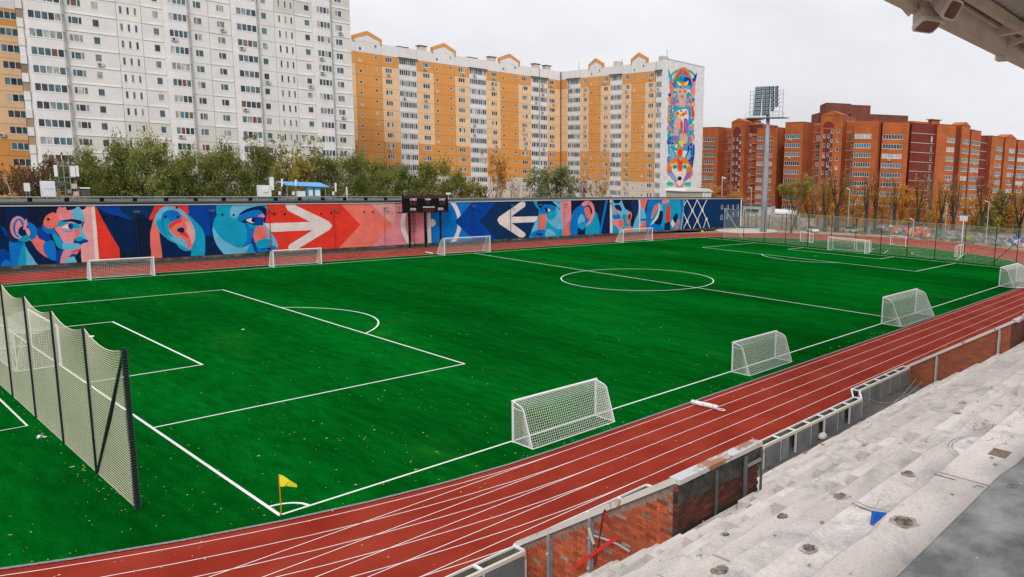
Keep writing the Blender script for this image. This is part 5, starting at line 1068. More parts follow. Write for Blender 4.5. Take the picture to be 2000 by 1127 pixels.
for k in range(-2,13):
    y1,z1=noz(k); y0=y1-RUN-.25
    edges=sorted({-26.0,100.0}|{-1.95+6*i+(.0 if k%1==0 else 3) for i in range(-4,17)}|({v for vv in VOM for v in vv} if y1>-50.4 else set()))
    for a,b in zip(edges[:-1],edges[1:]):
        if in_vom(a,b,y1): continue
        if b-a<.05: continue
        mb=MB(); dz=rs.uniform(-.02,.02); c=.02
        # slab with a worn, slightly chipped nosing
        n=max(2,int((b-a)/.5)); g=.016
        lo=[];V=mb.V
        xs_=[a+g+(b-a-2*g)*i/n for i in range(n+1)]
        base=len(V)
        for x in xs_:
            ch=rs.uniform(0,.03) if rs.random()<.5 else 0; 
            if rs.random()<.04: ch=.07
            V+= [Vector((x,y0,z1+dz)),Vector((x,y1-.03-ch,z1+dz)),Vector((x,y1-ch*.4,z1+dz-.025-ch*.4)),Vector((x,y1,z1-RISE-.02))]
        for i in range(n):
            p=base+4*i; q=p+4
            for e in range(3): mb.F.append([p+e,p+e+1,q+e+1,q+e]); mb.M.append(0)
        for p,fl_ in ((base,1),(base+4*n,0)): mb.F.append([p,p+1,p+2,p+3] if not fl_ else [p+3,p+2,p+1,p]); mb.M.append(0)
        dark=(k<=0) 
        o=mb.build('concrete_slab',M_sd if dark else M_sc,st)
        # flip to face up if needed
        me=o.data; me.update()
        if me.polygons[0].normal.z<0: me.flip_normals()
# mortar bed under the slabs, shows in the joints
mb=MB()
for k in range(-2,13):
    y1,z1=noz(k)
    segs_=[(-26,100)]
    if y1>-50.4:
        segs_=[]; c0=-26
        for v0,v1 in VOM: segs_.append((c0,v0)); c0=v1
        segs_.append((c0,100))
    for a,b in segs_: mb.box(a,b,y1-RUN-.3,y1-.05,z1-RISE-.3,z1-.06)
mb.build('structure_bed',mat('joint_dark',(.05,.045,.04),.95),st)
# half steps of the aisles: two blocks on each row
for ax,wd in ((1.2,1.25),(4.9,.7)):
    for k in range(0,12):
        y1,z1=noz(k+1)
        if in_vom(ax,ax+wd,y1+.2): continue
        yb=noz(k)[0]   # riser plane of the row above
        for j in (0,1):
            if rs.random()<.22: continue
            h_=RISE*(2-j)/3; d0=.44*j; mb=MB(); mb.box(ax+rs.uniform(-.03,.03),ax+wd,yb+d0,yb+d0+.44,z1-.01,z1+h_+.03-rs.uniform(0,.03)); mb.build('half_step',M_sc,st)
# debris, stains and left-overs on the terraces
def tread_pt(px,py):
    best=None
    for k in range(-1,13):
        y1,z1=noz(k); p=at_z(px,py,z1)
        if y1-RUN<=p.y<=y1 and (best is None or (p-CAM).length<(best-CAM).length): best=p
    return best
M_crater=mat('crater_dark',(.05,.042,.035),.95,col2=(.26,.21,.17),scale=7,bump=1,bscale=16,contrast=(.38,.6)); M_stain=mat('stain_brown',(.20,.155,.12),.9,col2=(.42,.37,.33),scale=4,detail=8,contrast=(.4,.6))
def blot(name,label,px,py,rx,ry,rings,m0,m1,hump=.014,cat='debris'):
    p=tread_pt(px,py)
    if p is None: return
    t=thing(name,label,cat,p); q=random.Random(px); 
    mb=MB(); n=22; rad=[1+q.uniform(-.16,.16) for _ in range(n)]
    ring=lambda s,z:[(p.x+rx*s*rad[i]*math.cos(2*PI*i/n),p.y+ry*s*rad[i]*math.sin(2*PI*i/n),p.z+z) for i in range(n)]
    mb.hull(ring(1,.004),ring(1,.014)); mb.build('dust_halo',m1,t)
    mb=MB()
    if m0: 
        base=len(mb.V)
        for s,z in ((.62,.016),(.5,.03+hump*.4),(.36,.02+hump),(.2,.02+hump*.5),(.05,.03+hump*.7)):
            for i in range(n): a=2*PI*i/n; s2=s*(1+q.uniform(-.22,.22)); mb.V.append(Vector((p.x+rx*s2*math.cos(a),p.y+ry*s2*math.sin(a),p.z+z+q.uniform(-.3,.6)*hump)))
        for r_ in range(4):
            for i in range(n): j=(i+1)%n; mb.F.append([base+r_*n+i,base+r_*n+j,base+(r_+1)*n+j,base+(r_+1)*n+i]); mb.M.append(0)
        mb.F.append([base+4*n+i for i in range(n)]); mb.M.append(0); mb.build('rubble_heap',m0,t)
for lab,px,py,rx,ry in (('large dark heap of rubble on the terrace just right of the blue plastic corner',1765,1021,.145,.15),('dark heap of dust on the terrace near the bottom middle of the picture edge',1580,1073,.11,.11),('greyish dust heap below the blue plastic, at the bottom picture edge',1410,1117,.17,.14),('round brown stain with grit in the middle of the lower terraces',1642,970,.13,.12),('small brown patch on the terrace right of the middle aisle blocks',1774,926,.10,.10),('broken rubble patch on the grey upper terrace at the right edge',1976,955,.07,.07),('faint rubble patch left of the half steps',1528,1010,.17,.14),('small dust heap in the left lower terraces below the brick corner',1417,1046,.11,.10)):
    blot('rubble',lab,px,py,rx,ry,0,M_crater,M_stain,.014)
for i,(px,py) in enumerate(((1868,806),(1780,843),(1880,787),(1692,870),(1607,868),(1573,885),(1465,990))):
    blot('stain','small round brown stain '+['at upper right of the stand','beside the slit on the middle terraces','above the large heart-shaped mark','near the two grey half steps','left of the middle terraces','on the far middle terraces','below the dark brick corner','under the dark brick face','above the narrow slit','at the right edge near the grey slab','near the second brick wall','below the grey panels','near the white fence frames','at the lower left of the stand','in the bottom left corner of the stand'][i],px,py,.10+.02*(i%3),.09+.02*(i%2),0,None,M_stain,0,'stain')
# circular plaster patch with a brown square hole
p=tread_pt(1930,880)
if p:
    t=thing('plaster_patch','pale circular plaster patch with a square brown gap on the terrace at right','patch',p); mb=MB(); n=40
    for r0,r1,z in ((.0,.44,.006),): mb.hull([(p.x+r1*1.2*math.cos(2*PI*i/n),p.y+r1*math.sin(2*PI*i/n),p.z+.003) for i in range(n)],[(p.x+r1*1.2*math.cos(2*PI*i/n),p.y+r1*math.sin(2*PI*i/n),p.z+.012) for i in range(n)])
    mb.build('disc',mat('plaster',(.60,.58,.56),.9,col2=(.36,.33,.31),scale=4.5,detail=9,contrast=(.45,.6)),t)
    mb=MB()
    for r_ in (.47,.52): 
        P=[(p.x+r_*1.2*math.cos(2*PI*i/n),p.y+r_*math.sin(2*PI*i/n)) for i in range(n)]; strip(mb,P,.018,p.z+.008,True)
    mb.build('trowel_ring',M_stain,t)
    q=tread_pt(1952,888)
    if q: MB().box(q.x-.14,q.x+.16,q.y-.12,q.y+.12,q.z+.013,q.z+.02).build('square_gap',mat('gap_brown',(.16,.11,.065),.95,col2=(.26,.19,.12),scale=8,bump=1),t)
# open slits in the slabs
for a,b in (((1663,984),(1703,1001)),((1523,1027),(1572,1047)),((1402,1067),(1438,1083)),((1824,928),(1866,940)),((1905,950),(1921,954))):
    A_,B_=tread_pt(*a),tread_pt(*b)
    if A_ and B_ and abs(A_.z-B_.z)<.01: mb=MB(); mb.hull([(A_.x-.003,A_.y,A_.z+.013),(A_.x+.006,A_.y,A_.z+.013),(B_.x+.006,B_.y,A_.z+.013),(B_.x-.003,B_.y,A_.z+.013)],[(A_.x-.003,A_.y,A_.z+.017),(A_.x+.006,A_.y,A_.z+.017),(B_.x+.006,B_.y,A_.z+.017),(B_.x-.003,B_.y,A_.z+.017)]); mb.build('slit',M_black,st)
p=tread_pt(1700,1022)
if p:
    t=thing('blue_plastic_scrap','bright blue triangular scrap of plastic sticking up from the terrace step','litter',p)
    def fp(px,py): d=at_z(px,py,p.z)-CAM; s=(p-CAM).dot(_f)/d.dot(_f); return CAM+d*s
    a,b,c,e=[fp(*v)+Vector((-.04,-.05,.03)) for v in ((1704,999),(1728,1002),(1700,1026),(1716,1014))]
    mb=MB(); mb.hull([a,b,e,c],[v+Vector((.02,.05,-.01)) for v in (a,b,e,c)]); mb.build('sheet',mat('blue_plastic',(.004,.12,.55),.35,var=.2,scale=20),t)
# scattered chips of concrete
mb=MB()
for i in range(300):
    k=rs.randint(-1,12); y1,z1=noz(k); x=rs.uniform(-12,40) if k>3 else rs.uniform(-10,12); y=y1-rs.uniform(.02,1.0)
    if in_vom(x,x,y1): continue
    s=rs.uniform(.006,.022)*(1.6 if rs.random()<.1 else 1); mb.box(x-s,x+s*1.3,y-s,y+s,z1+.01,z1+.012+s)
tag(mb.build('concrete_chips',mat('chips',(.18,.16,.14),.95,col2=(.4,.36,.32),scale=30)),'small dark chips and grit scattered over the pale terraces','debris',kind='stuff')
# dark floor of the ditch between fence and terraces
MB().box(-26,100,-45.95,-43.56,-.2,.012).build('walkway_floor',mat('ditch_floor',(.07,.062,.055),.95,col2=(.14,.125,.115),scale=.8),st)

# ---- brick walls of the stair exits
M_mort=mat('mortar',(.26,.19,.15),.95,var=.3,scale=6)
def bmat(n,c,v=.28):
    m=mat(n,c,.88,var=.22,scale=5,obj_var=v,bump=.8,bscale=26); return m
M_b1=bmat('brick_orange',(.44,.095,.033)); M_b2=bmat('brick_red_brown',(.35,.068,.028)); M_b3=bmat('brick_greyed',(.26,.20,.165)); M_bd=bmat('brick_sooty',(.085,.026,.016),.35); M_bd2=bmat('brick_sooty_black',(.03,.022,.018),.4)
def rail_z(y): return 1.15+(-43.8-y)*.612
def nose_z(y): return 1.04+(-46.56-y)*.664
def exit_wall(x0,x1,label,label2,bricks=True):
    t=thing('stair_parapet',label,'wall',(x0,-47,0)); yA,yB=-43.8,-50.3
    # body
    def prof(x): return [(x,yA,-.1),(x,yB,-.1),(x,yB,rail_z(yB)-.12),(x,yA,rail_z(yA)-.12)]
    MB().hull(prof(x0+.06),prof(x0+.30)).build('wall_core',M_mort if bricks else brick_mat('far_brick',(.34,.085,.03),(.24,.055,.025),(.20,.14,.10)),t)
    if bricks:
        L_,H_=.365,.109; meshes=[]
        for v in range(5):
            mb=MB(); q=random.Random(v); l=L_-.014; 
            j=lambda: q.uniform(-.006,.006)
            mb.hull([(0,0+j(),0+j()),(0,-l+j(),0+j()),(.11,-l,0),(.11,0,0)],[(0,0+j(),H_-.013+j()),(0,-l+j(),H_-.013+j()),(.11,-l,H_-.013),(.11,0,H_-.013)]); meshes.append(mb.mesh('brick',M_b1))
        cand=[]
        r_=0; z=-.1
        while z<5.1:
            y=yA-.02-(L_/2 if r_%2 else 0)+ (0 if r_%2 else 0)
            while y>yB+.08:
                if z+H_<rail_z(y)-.17 and z>nose_z(y-L_)-.75: cand.append((y,z))
                y-=L_
            z+=H_; r_+=1
        cand.sort(key=lambda c:c[0])
        rq=random.Random(2)
        for y,z in cand[:300]:
            o=inst('brick',meshes[rq.randrange(5)],t,(x0+.045+rq.uniform(-.012,.01)-x0,y+47,z),0,(1,min(1,(y-yB)/L_),1)); f=rq.random(); m=M_b1 if f<.66 else M_b2 if f<.94 else M_b3
            o.material_slots[0].link='OBJECT'; o.material_slots[0].material=m
        if len(cand)>300:
            mb=MB()
            for y,z in cand[300:]: mb.box(x0+.045,x0+.15,y-L_+.014,y,z,z+H_-.013)
            o=mb.build('brick_rest',M_b2,t); o['kind']='stuff'
    # sloping cap rail with rusty face, thin posts
    mb=MB(); 
    a=Vector((x0-.02,yA,rail_z(yA)-.06)); b=Vector((x0-.02,yB+.0,rail_z(yB)-.06)); mb.bar(a,b,.07,.17); mb.build('cap_rail',M_rust,t)
    mb=MB(); mb.bar(a+Vector((.2,0,-.02)),b+Vector((.2,0,-.02)),.34,.05); mb.build('cap_mortar',mat('cap_dirt',(.10,.085,.07),.95,col2=(.35,.3,.25),scale=3),t)
    ps=(yA-.02,yA-1.55,yA-3.35) if x0<10 else (yA-.02,yA-1.9,yA-5.6)
    for i,y in enumerate(ps):
        zt=rail_z(y)-.16; mb=MB(); mb.box(x0-.09,x0-.03,y-.11,y-.01,-.1,zt); mb.box(x0-.028,x0+.03,y-.14,y-.12,-.1,zt-.1); mb.mi=0; mb.build('post',M_grey if x0<10 else mat('post_pale',(.42,.41,.40),.6),t)
        for zz in (zt-.6,zt-1.5): MB().box(x0-.13,x0-.091,y-.07,y-.03,zz,zz+.05).build('bracket',M_rust,t)
    # back wall, sooty, facing the stand
    t2=thing('stair_end_wall',label2,'wall',(x0,-50.4,0)); z0=nose_z(-50.3)-.5; z1=5.12
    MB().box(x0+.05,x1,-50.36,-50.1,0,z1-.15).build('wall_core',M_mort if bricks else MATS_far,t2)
    if bricks:
        q=random.Random(9); L_=.36; H_=.109; mesh=MB().box(0,L_-.014,-.05,.1,0,H_-.013).mesh('brick',M_bd); z=z0;r_=0
        while z<z1-.25:
            x=x0
            while x<x1-.1:
                w_=min(L_/2 if (r_%2 and x==x0) else L_,x1-x)
                o=inst('brick',mesh,t2,(x-x0,.03+q.uniform(-.008,.008),z),0,(w_/L_,1,1)); o.material_slots[0].link='OBJECT'
                soot=(z>z1-.75 and q.random()<.75) or (z<z0+.65); o.material_slots[0].material=M_bd2 if soot else (M_bd if q.random()<.8 else mat('brick_sooty_red',(.14,.035,.02),.9,obj_var=.3,var=.2,scale=5))
                x+=w_
            z+=H_; r_+=1
        mb=MB(); mb.hull([(x0+.02,-50.45,z1-.72),(x0+1.4,-50.45,z1-.68),(x1-.9,-50.45,z1-.8),(x1,-50.45,z1-.3),(x1,-50.45,z1-.14),(x0+.02,-50.45,z1-.14)],[(x0+.02,-50.41,z1-.72),(x0+1.4,-50.41,z1-.68),(x1-.9,-50.41,z1-.8),(x1,-50.41,z1-.3),(x1,-50.41,z1-.14),(x0+.02,-50.41,z1-.14)]); mb.build('cement_smear',mat('sooty_cement',(.075,.068,.06),.95,col2=(.02,.018,.016),scale=2.2,bump=1,bscale=9,contrast=(.4,.62)),t2)
    MB().box(x0-.02,x1+.03,-50.5,-50.14,z1-.13,z1).build('cap_sheet',mat('cap_sheet',(.55,.56,.57),.45,col2=(.33,.15,.06),scale=.9,metal=.1,contrast=(.56,.62)),t2)
    for x,wd_ in ((x0+1.45,.05),(x0+2.75,.12),(x1-.06,.06)): MB().box(x,x+wd_,-50.56,-50.5,z0+.1,z1-.2).build('post',mat('post_dark_grey',(.10,.12,.12),.6,var=.2,scale=4),t2)
    for zz in (z1-.55,z0+.55): MB().box(x0+2.87,x1-.06,-50.56,-50.51,zz,zz+.09).build('rail',M_grey,t2)
    MB().box(x1-.26,x1,-50.1,yA,0,1.0).build('far_side_wall',M_mort,t2)
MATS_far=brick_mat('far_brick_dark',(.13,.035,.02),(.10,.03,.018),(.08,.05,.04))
exit_wall(2.95,6.6,'orange brick stair parapet with a sloping rusty rail at the bottom of the picture','sooty dark brick end wall with a pale metal cap at the bottom of the picture')
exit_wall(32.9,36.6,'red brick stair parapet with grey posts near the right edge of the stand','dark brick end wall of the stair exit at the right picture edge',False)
t=thing('red_tape','three loose strips of red and white plastic hanging on the brick parapet','tape',(2.6,-46.5,1.5))
def on_wall(px,py,X): return at_x(px,py,X)
def ribbon(name,pts,wd,X,m):
    P=[on_wall(a,b,X) for a,b in pts]; mb=MB()
    for a,b in zip(P[:-1],P[1:]): mb.bar(a,b,.02,wd)
    return mb.build(name,m,t)
M_red=mat('red_plastic',(.68,.022,.008),.4,var=.15,scale=8); M_dred=mat('dark_red_plastic',(.20,.008,.008),.4)
ribbon('red_strip',[(1120,1111),(1145,1091),(1172,1072),(1205,1050)],.10,2.70,M_red)
ribbon('red_loop',[(1161,1104),(1170,1060),(1177,1010),(1181,996),(1185,1000),(1185,1016)],.05,2.72,M_dred)
ribbon('red_strip',[(1183,1000),(1186,1006),(1185.5,1018)],.035,2.69,M_red)
ribbon('white_strip',[(1150,1031),(1155,1049),(1160,1063)],.10,2.74,mat('pale_strip',(.50,.52,.44),.5))
ribbon('grey_strip',[(1160,1046),(1180,1052),(1205,1062),(1230,1077)],.055,2.73,mat('grey_strip',(.42,.44,.47),.4))

# ---- box frame fence along the track
M_bx=mat('fence_cream',(.60,.56,.49),.6,col2=(.34,.13,.04),scale=2.2,contrast=(.60,.66)); M_sheet=mat('sheet_steel',(.17,.185,.20),.5,var=.22,scale=1.2,obj_var=.25); M_back=mat('back_sheet',(.15,.155,.10),.7,var=.25,scale=1)
def box_fence(label,pts,yo,zt=1.1,open_=(2,),wd=.44,cross=1.55):
    x0,x1=pts; t=thing('metal_barrier',label,'barrier',(x0,yo,0))
    MB().box(x0,x1,yo-.05,yo,zt-.07,zt).build('outer_rail',M_frame,t); MB().box(x0,x1,yo-wd-.11,yo-wd,zt-.13,zt).build('inner_rail',M_bx,t)
    MB().box(x0,x1,yo-.02,yo,0,zt-.08).build('back_sheet',M_back,t)
    n=max(1,round((x1-x0)/cross))
    for i in range(n+1):
        x=x0+(x1-x0)*i/n; MB().box(x-.05,x+.05,yo-wd,yo-.05,zt-.06,zt-.003).build('cross_bar',M_frame,t); MB().box(x-.04,x+.04,yo-wd-.10,yo-wd-.01,0,zt-.131).build('post',M_bx,t)
        if i<n:
            MB().box(x+.35,x+.6,yo-.3,yo-.22,0,zt-.15).build('inner_stud',M_dgrey,t)
            a=(x1-x0)/n
            if i%2 not in open_: MB().box(x+.06,x+a*.99-.05,yo-wd-.125,yo-wd-.115,.0,zt-.15).build('sheet_panel',M_sheet,t)
            else: MB().box(x+.06,x+a*.48,yo-wd-.125,yo-wd-.115,.0,zt-.15).build('sheet_panel',M_sheet,t)
box_fence('white box frame barrier beside the track at the bottom edge of the picture',(-9,2.85),-43.82)
box_fence('white box frame barrier with rusty spots running behind the orange brick parapet',(2.95,9.0),-43.6,1.02)
box_fence('long white box frame barrier with grey sheets between the two brick exits',(15.2,24.6),-44.33,1.1,(1,),cross=1.35)
box_fence('white box frame barrier stepped back towards the track before the second brick exit',(25.9,32.9),-43.5,1.1,())
t=thing('barrier_corner','slanting white frame piece joining the two offset barrier runs','barrier',(25.2,-44,0)); mb=MB()
mb.bar((24.6,-44.3,1.06),(25.9,-43.5,1.06),.08,.08); mb.bar((24.6,-44.8,1.06),(25.9,-44.0,1.06),.1,.12); mb.bar((24.6,-44.35,.05),(25.9,-43.55,.05),.05,.05); mb.build('frame',M_frame,t); mb=MB(); mb.hull([(24.62,-44.33,0),(25.9,-43.53,0),(25.9,-43.5,0),(24.62,-44.30,0)],[(24.62,-44.33,1),(25.9,-43.53,1),(25.9,-43.5,1),(24.62,-44.30,1)]); mb.build('back_sheet',M_back,t)
box_fence('far white box frame barrier continuing along the track past the right picture edge',(60.5,92),-43.5,.9,())
# tangled wire in the ditch
t=thing('loose_wire','thin pale wires hanging in the ditch behind the barrier','wire',(29,-44.5,.2)); mb=MB()
for pts in ([(25.2,-44.7,1.0),(26.5,-45,.45),(28,-45.2,.15),(30,-44.9,.1),(32.6,-44.6,.5)],[(27.6,-45.4,.6),(28,-45.2,.15),(30.5,-45.1,.12),(32.7,-45,.4)]): mb.tube(pts,.012,4)
mb.build('strand',mat('wire_pale',(.5,.45,.38),.6),t)
t=thing('white_sack','crumpled white sack lying in the open bay of the long barrier','sack',(20.1,-45.0,0)); mb=MB()

for k in range(8):
    a0,a1=-PI/2+PI*k/8,-PI/2+PI*(k+1)/8
    R0=[(20.25+.30*math.cos(a0)*math.cos(b)*(1+.12*math.sin(3*b)),-44.95+.20*math.cos(a0)*math.sin(b),.18+.18*math.sin(a0)) for b in np.linspace(0,2*PI,13)[:-1]]; R1=[(20.25+.30*math.cos(a1)*math.cos(b)*(1+.12*math.sin(3*b)),-44.95+.20*math.cos(a1)*math.sin(b),.18+.18*math.sin(a1)) for b in np.linspace(0,2*PI,13)[:-1]]
    for j in range(12): j2=(j+1)%12; mb.poly([R0[j],R0[j2],R1[j2],R1[j]])
mb.mi=0; mb.build('bag',mat('sack_white',(.6,.58,.55),.8,var=.15,scale=6,bump=1),t,smooth=True)

# ================================================================== CANOPY OF THE STAND, TOP RIGHT
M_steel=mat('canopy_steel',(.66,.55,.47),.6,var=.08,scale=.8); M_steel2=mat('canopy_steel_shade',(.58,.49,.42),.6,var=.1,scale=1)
cn=thing('stand_canopy','beige steel canopy edge with corrugated underside at the top right','canopy',(30,-51,19.5))
YC=-50.0
mb=MB(); mb.box(8,70,YC-.35,YC,19.22,20.1); mb.build('edge_beam',M_steel,cn)
mb=MB(); mb.box(8,70,YC-.55,YC+.12,20.1,20.2); mb.box(8,70,YC-.42,YC+.1,19.16,19.22); mb.build('flange',M_steel,cn)
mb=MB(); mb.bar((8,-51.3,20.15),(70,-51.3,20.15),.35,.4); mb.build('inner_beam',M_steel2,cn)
for x in (14.6,25.2,29.5,40,52): mb=MB(); mb.bar((x,-50.3,20.0),(x,-62.5,21.0),.34,.42); mb.build('rafter',M_steel,cn)
mb=MB(); n=0; y0_,y1_=-62.5,-49.95
N_=150; base=0
for i in range(N_+1):
    x=8+62*i/N_*1.0
    z_=.06 if i%2 else -.02
    mb.V+=[Vector((x,y0_,21.5+z_)),Vector((x,y1_,20.32+z_)),Vector((x,y0_,21.56+z_)),Vector((x,y1_,20.38+z_))]
for i in range(N_): p=4*i; mb.F+=[[p,p+1,p+5,p+4],[p+3,p+2,p+6,p+7]]; mb.M+=[0,0]
mb.build('corrugated_sheet',mat('sheet_grey_brown',(.42,.385,.35),.6,var=.15,scale=.6),cn)
for a,b in (((26.8,-51.3,20.0),(31.5,-50.2,19.7)),((31.5,-50.2,19.7),(36,-51.3,20.0)),((26.8,-50.25,19.6),(26.8,-51.4,20.0)),((36,-50.2,19.4),(40,-51.3,20.0))): mb=MB(); mb.bar(a,b,.22,.2); mb.build('brace',M_steel,cn)
for x in (26.9,36.5): mb=MB(); mb.box(x-.25,x+.35,YC-.35,YC+.15,18.95,19.2); mb.build('bracket_plate',M_steel,cn)
def horn(label,c,aim,s=1.0):
    t=thing('lamp_housing',label,'lamp',c); c=Vector(c); d=Vector(aim).normalized(); u=d.cross(Vector((0,0,1))).normalized(); v=u.cross(d)
    def ring(k,wd,hg,ch=.25): return [c+d*k+u*a*wd+v*b*hg for a,b in ((-1+ch,-1),(1-ch,-1),(1,-1+ch),(1,1-ch),(1-ch,1),(-1+ch,1),(-1,1-ch),(-1,-1+ch))]
    mb=MB(); mb.hull(ring(-.55*s,.22*s,.2*s),ring(-.1*s,.42*s,.36*s)); mb.hull(ring(-.1*s,.42*s,.36*s),ring(.3*s,.48*s,.42*s)); mb.build('shell',mat('housing_beige',(.55,.50,.45),.55,var=.08,scale=2),t)
    mb=MB(); mb.hull(ring(.3*s,.5*s,.44*s,.2),ring(.46*s,.5*s,.44*s,.2)); mb.build('rim',mat('rim_beige',(.66,.61,.56),.5),t)
    mb=MB(); mb.hull(ring(.462*s,.42*s,.36*s),ring(.47*s,.42*s,.36*s)); mb.build('opening',mat('amber_brown',(.16,.065,.028),.35,var=.3,scale=3),t)
    mb=MB(); mb.bar(c+v*.1-u*.5*s,c+v*1.2-u*.4*s,.16,.06); mb.build('bracket',M_steel,t); mb=MB(); mb.tube([c-u*.56*s+v*.05,c-u*.44*s+v*.05],.1,10); mb.build('bolt',M_steel2,t)
def at_d(px,py,D): d=_f+(px-PPX)/FOC*RT-(py-PPY)/FOC*UP; return CAM+d*D
horn('beige lamp housing with a brown opening, lower left one under the canopy',at_d(1808,32,27),(-UP*.95+RT*.12-_f*.22),.92)
horn('beige lamp housing with a wide brown opening, right one under the canopy',at_d(1846,10,26.4),(-UP*.62+RT*.55-_f*.5),.85)
horn('beige lamp housing half cut by the top picture edge, leftmost under the canopy',at_d(1776,2,27.6),(-UP*.55-RT*.65+_f*.3),.8)
MB().bar(at_d(1770,-6,26.9),at_d(1850,-6,26.9),.12,.12).build('mounting_bar',M_steel2,cn)

# ================================================================== TREES
def leaf_mesh(name,clumps,n,size,m,droop=0,aspect=.5,seed=0,shell=.5):
    q=np.random.default_rng(seed); C0=np.array([c[:3] for c in clumps]); Rr=np.array([c[3:] for c in clumps]); wgt=Rr.prod(1)**.67; idx=q.choice(len(clumps),n,p=wgt/wgt.sum())
    v=q.normal(size=(n,3)); v/=np.linalg.norm(v,axis=1,keepdims=True); rad=q.uniform(0,1,(n,1))**shell*(1+.25*q.normal(size=(n,1))*.5); P=C0[idx]+v*Rr[idx]*rad
    a=q.normal(size=(n,3)); a[:,2]=a[:,2]*(1-droop*.3)-droop*1.2; a/=np.linalg.norm(a,axis=1,keepdims=True); b=q.normal(size=(n,3)); b-=a*(a*b).sum(1,keepdims=True); b/=np.linalg.norm(b,axis=1,keepdims=True)
    s=size*q.uniform(.55,1.35,(n,1)); A_=a*s; B_=b*s*aspect
    V=np.stack([P-A_,P+B_,P+A_,P-B_],1).reshape(-1,3)
    me=bpy.data.meshes.new(name); me.vertices.add(4*n); me.vertices.foreach_set('co',V.ravel().astype(np.float32)); me.loops.add(4*n); me.loops.foreach_set('vertex_index',np.arange(4*n,dtype=np.int32)); me.polygons.add(n); me.polygons.foreach_set('loop_start',np.arange(0,4*n,4,dtype=np.int32)); me.polygons.foreach_set('loop_total',np.full(n,4,np.int32)); me.materials.append(m); me.update(calc_edges=True); return me
def foliage(name,c1,c2,c3,scale=.7):
    m=bpy.data.materials.new(name); m.use_nodes=True; t=m.node_tree; b=t.nodes['Principled BSDF']; b.inputs['Roughness'].default_value=.75; b.inputs['Specular IOR Level'].default_value=.15
    g=t.nodes.new('ShaderNodeNewGeometry'); n=t.nodes.new('ShaderNodeTexNoise'); n.inputs['Scale'].default_value=scale; n.inputs['Detail'].default_value=4; t.links.new(g.outputs['Position'],n.inputs['Vector'])
    r=t.nodes.new('ShaderNodeValToRGB'); e=r.color_ramp; e.elements[0].position=.36; e.elements[0].color=(*c1,1); e.elements[1].position=.66; e.elements[1].color=(*c3,1); x=e.elements.new(.5); x.color=(*c2,1); t.links.new(n.outputs[0],r.inputs[0])
    w_=t.nodes.new('ShaderNodeTexWhiteNoise'); w_.noise_dimensions='3D'; 
    oi=t.nodes.new('ShaderNodeObjectInfo'); h=t.nodes.new('ShaderNodeHueSaturation'); mr_=t.nodes.new('ShaderNodeMapRange'); mr_.inputs[3].default_value=.85; mr_.inputs[4].default_value=1.15; t.links.new(oi.outputs['Random'],mr_.inputs[0]); t.links.new(mr_.outputs[0],h.inputs['Value']); t.links.new(r.outputs[0],h.inputs['Color']); t.links.new(h.outputs[0],b.inputs['Base Color'])
    tr=t.nodes.new('ShaderNodeBsdfTranslucent'); t.links.new(h.outputs[0],tr.inputs[0]); ms=t.nodes.new('ShaderNodeMixShader'); ms.inputs[0].default_value=.28; o=t.nodes['Material Output']; t.links.new(b.outputs[0],ms.inputs[1]); t.links.new(tr.outputs[0],ms.inputs[2]); t.links.new(ms.outputs[0],o.inputs[0]); return m
M_bark=mat('bark_dark',(.045,.037,.028),.95,var=.3,scale=2); M_bark2=mat('bark_tan',(.17,.125,.085),.95,var=.25,scale=2)
M_gr=foliage('willow_green',(.085,.105,.022),(.17,.195,.042),(.32,.33,.085)); M_sil=foliage('silver_green',(.13,.15,.06),(.23,.25,.11),(.36,.38,.20)); M_gold=foliage('golden_leaves',(.33,.155,.022),(.52,.25,.035),(.66,.38,.07)); M_brn=foliage('brown_leaves',(.11,.055,.030),(.18,.10,.055),(.22,.15,.05)); M_ygr=foliage('yellow_green',(.15,.13,.03),(.25,.22,.05),(.38,.30,.06))
def branches(mb,p,d,l,r,depth,q,up=.25,spread=.55,tips=None,nmin=2,nmax=3,sides=4):
    p=Vector(p); d=Vector(d).normalized(); pts=[p]; c=p
    for i in range(3):
        d=(d+Vector((q.gauss(0,.10),q.gauss(0,.10),q.gauss(0,.06)+up*.12))).normalized(); c=c+d*l/3; pts.append(c)
    mb.tube(pts,r,sides,max(.012,r*.6),cap=False)
    if tips is not None: tips.append((c,depth))
    if depth<=0: return
    for i in range(q.randint(nmin,nmax)):
        s=pts[q.choice((2,3,3))]; a=q.uniform(0,6.28); o=Vector((math.cos(a),math.sin(a),0)); nd=(d+o*spread*q.uniform(.5,1.2)+Vector((0,0,up))).normalized()
        branches(mb,s,nd,l*q.uniform(.6,.82),r*.55,depth-1,q,up,spread,tips,nmin,nmax,max(3,sides-1))
def proto_round(h,w_,seed,n,m,size=.3,droop=.5,aspect=.35,nc=44,lo=.18):
    q=random.Random(seed); mb=MB(); tips=[]
    for k in range(q.randint(2,4)): branches(mb,(q.uniform(-.4,.4),q.uniform(-.4,.4),0),(q.uniform(-.4,.4),q.uniform(-.4,.4),1.4),h*.38,.22,3,q,.3,.7,tips)
    trunk=mb.mesh('trunk',M_bark); cl=[]
    for i in range(nc):
        a=q.uniform(0,6.28); f=q.uniform(0,1); zz=lo+(1-lo)*f; rr=w_*math.sqrt(max(.05,1-((zz-.5)/.62)**2))*q.uniform(.25,1); s=q.uniform(.09,.19)*h
        cl.append((rr*math.cos(a),rr*math.sin(a),zz*h*(.94+.1*q.random())-s*.4,s*.95,s*.95,s*.85))
    return trunk,leaf_mesh('crown',cl,n,size,m,droop,aspect,seed,.62)
def tree(name,label,loc,protos,rz,s,sz,group=None):
    t=thing(name,label,'tree',loc,rz,group); inst('trunk',protos[0],t); c=inst('crown',protos[1],t); t.scale=(s,s,sz); return t
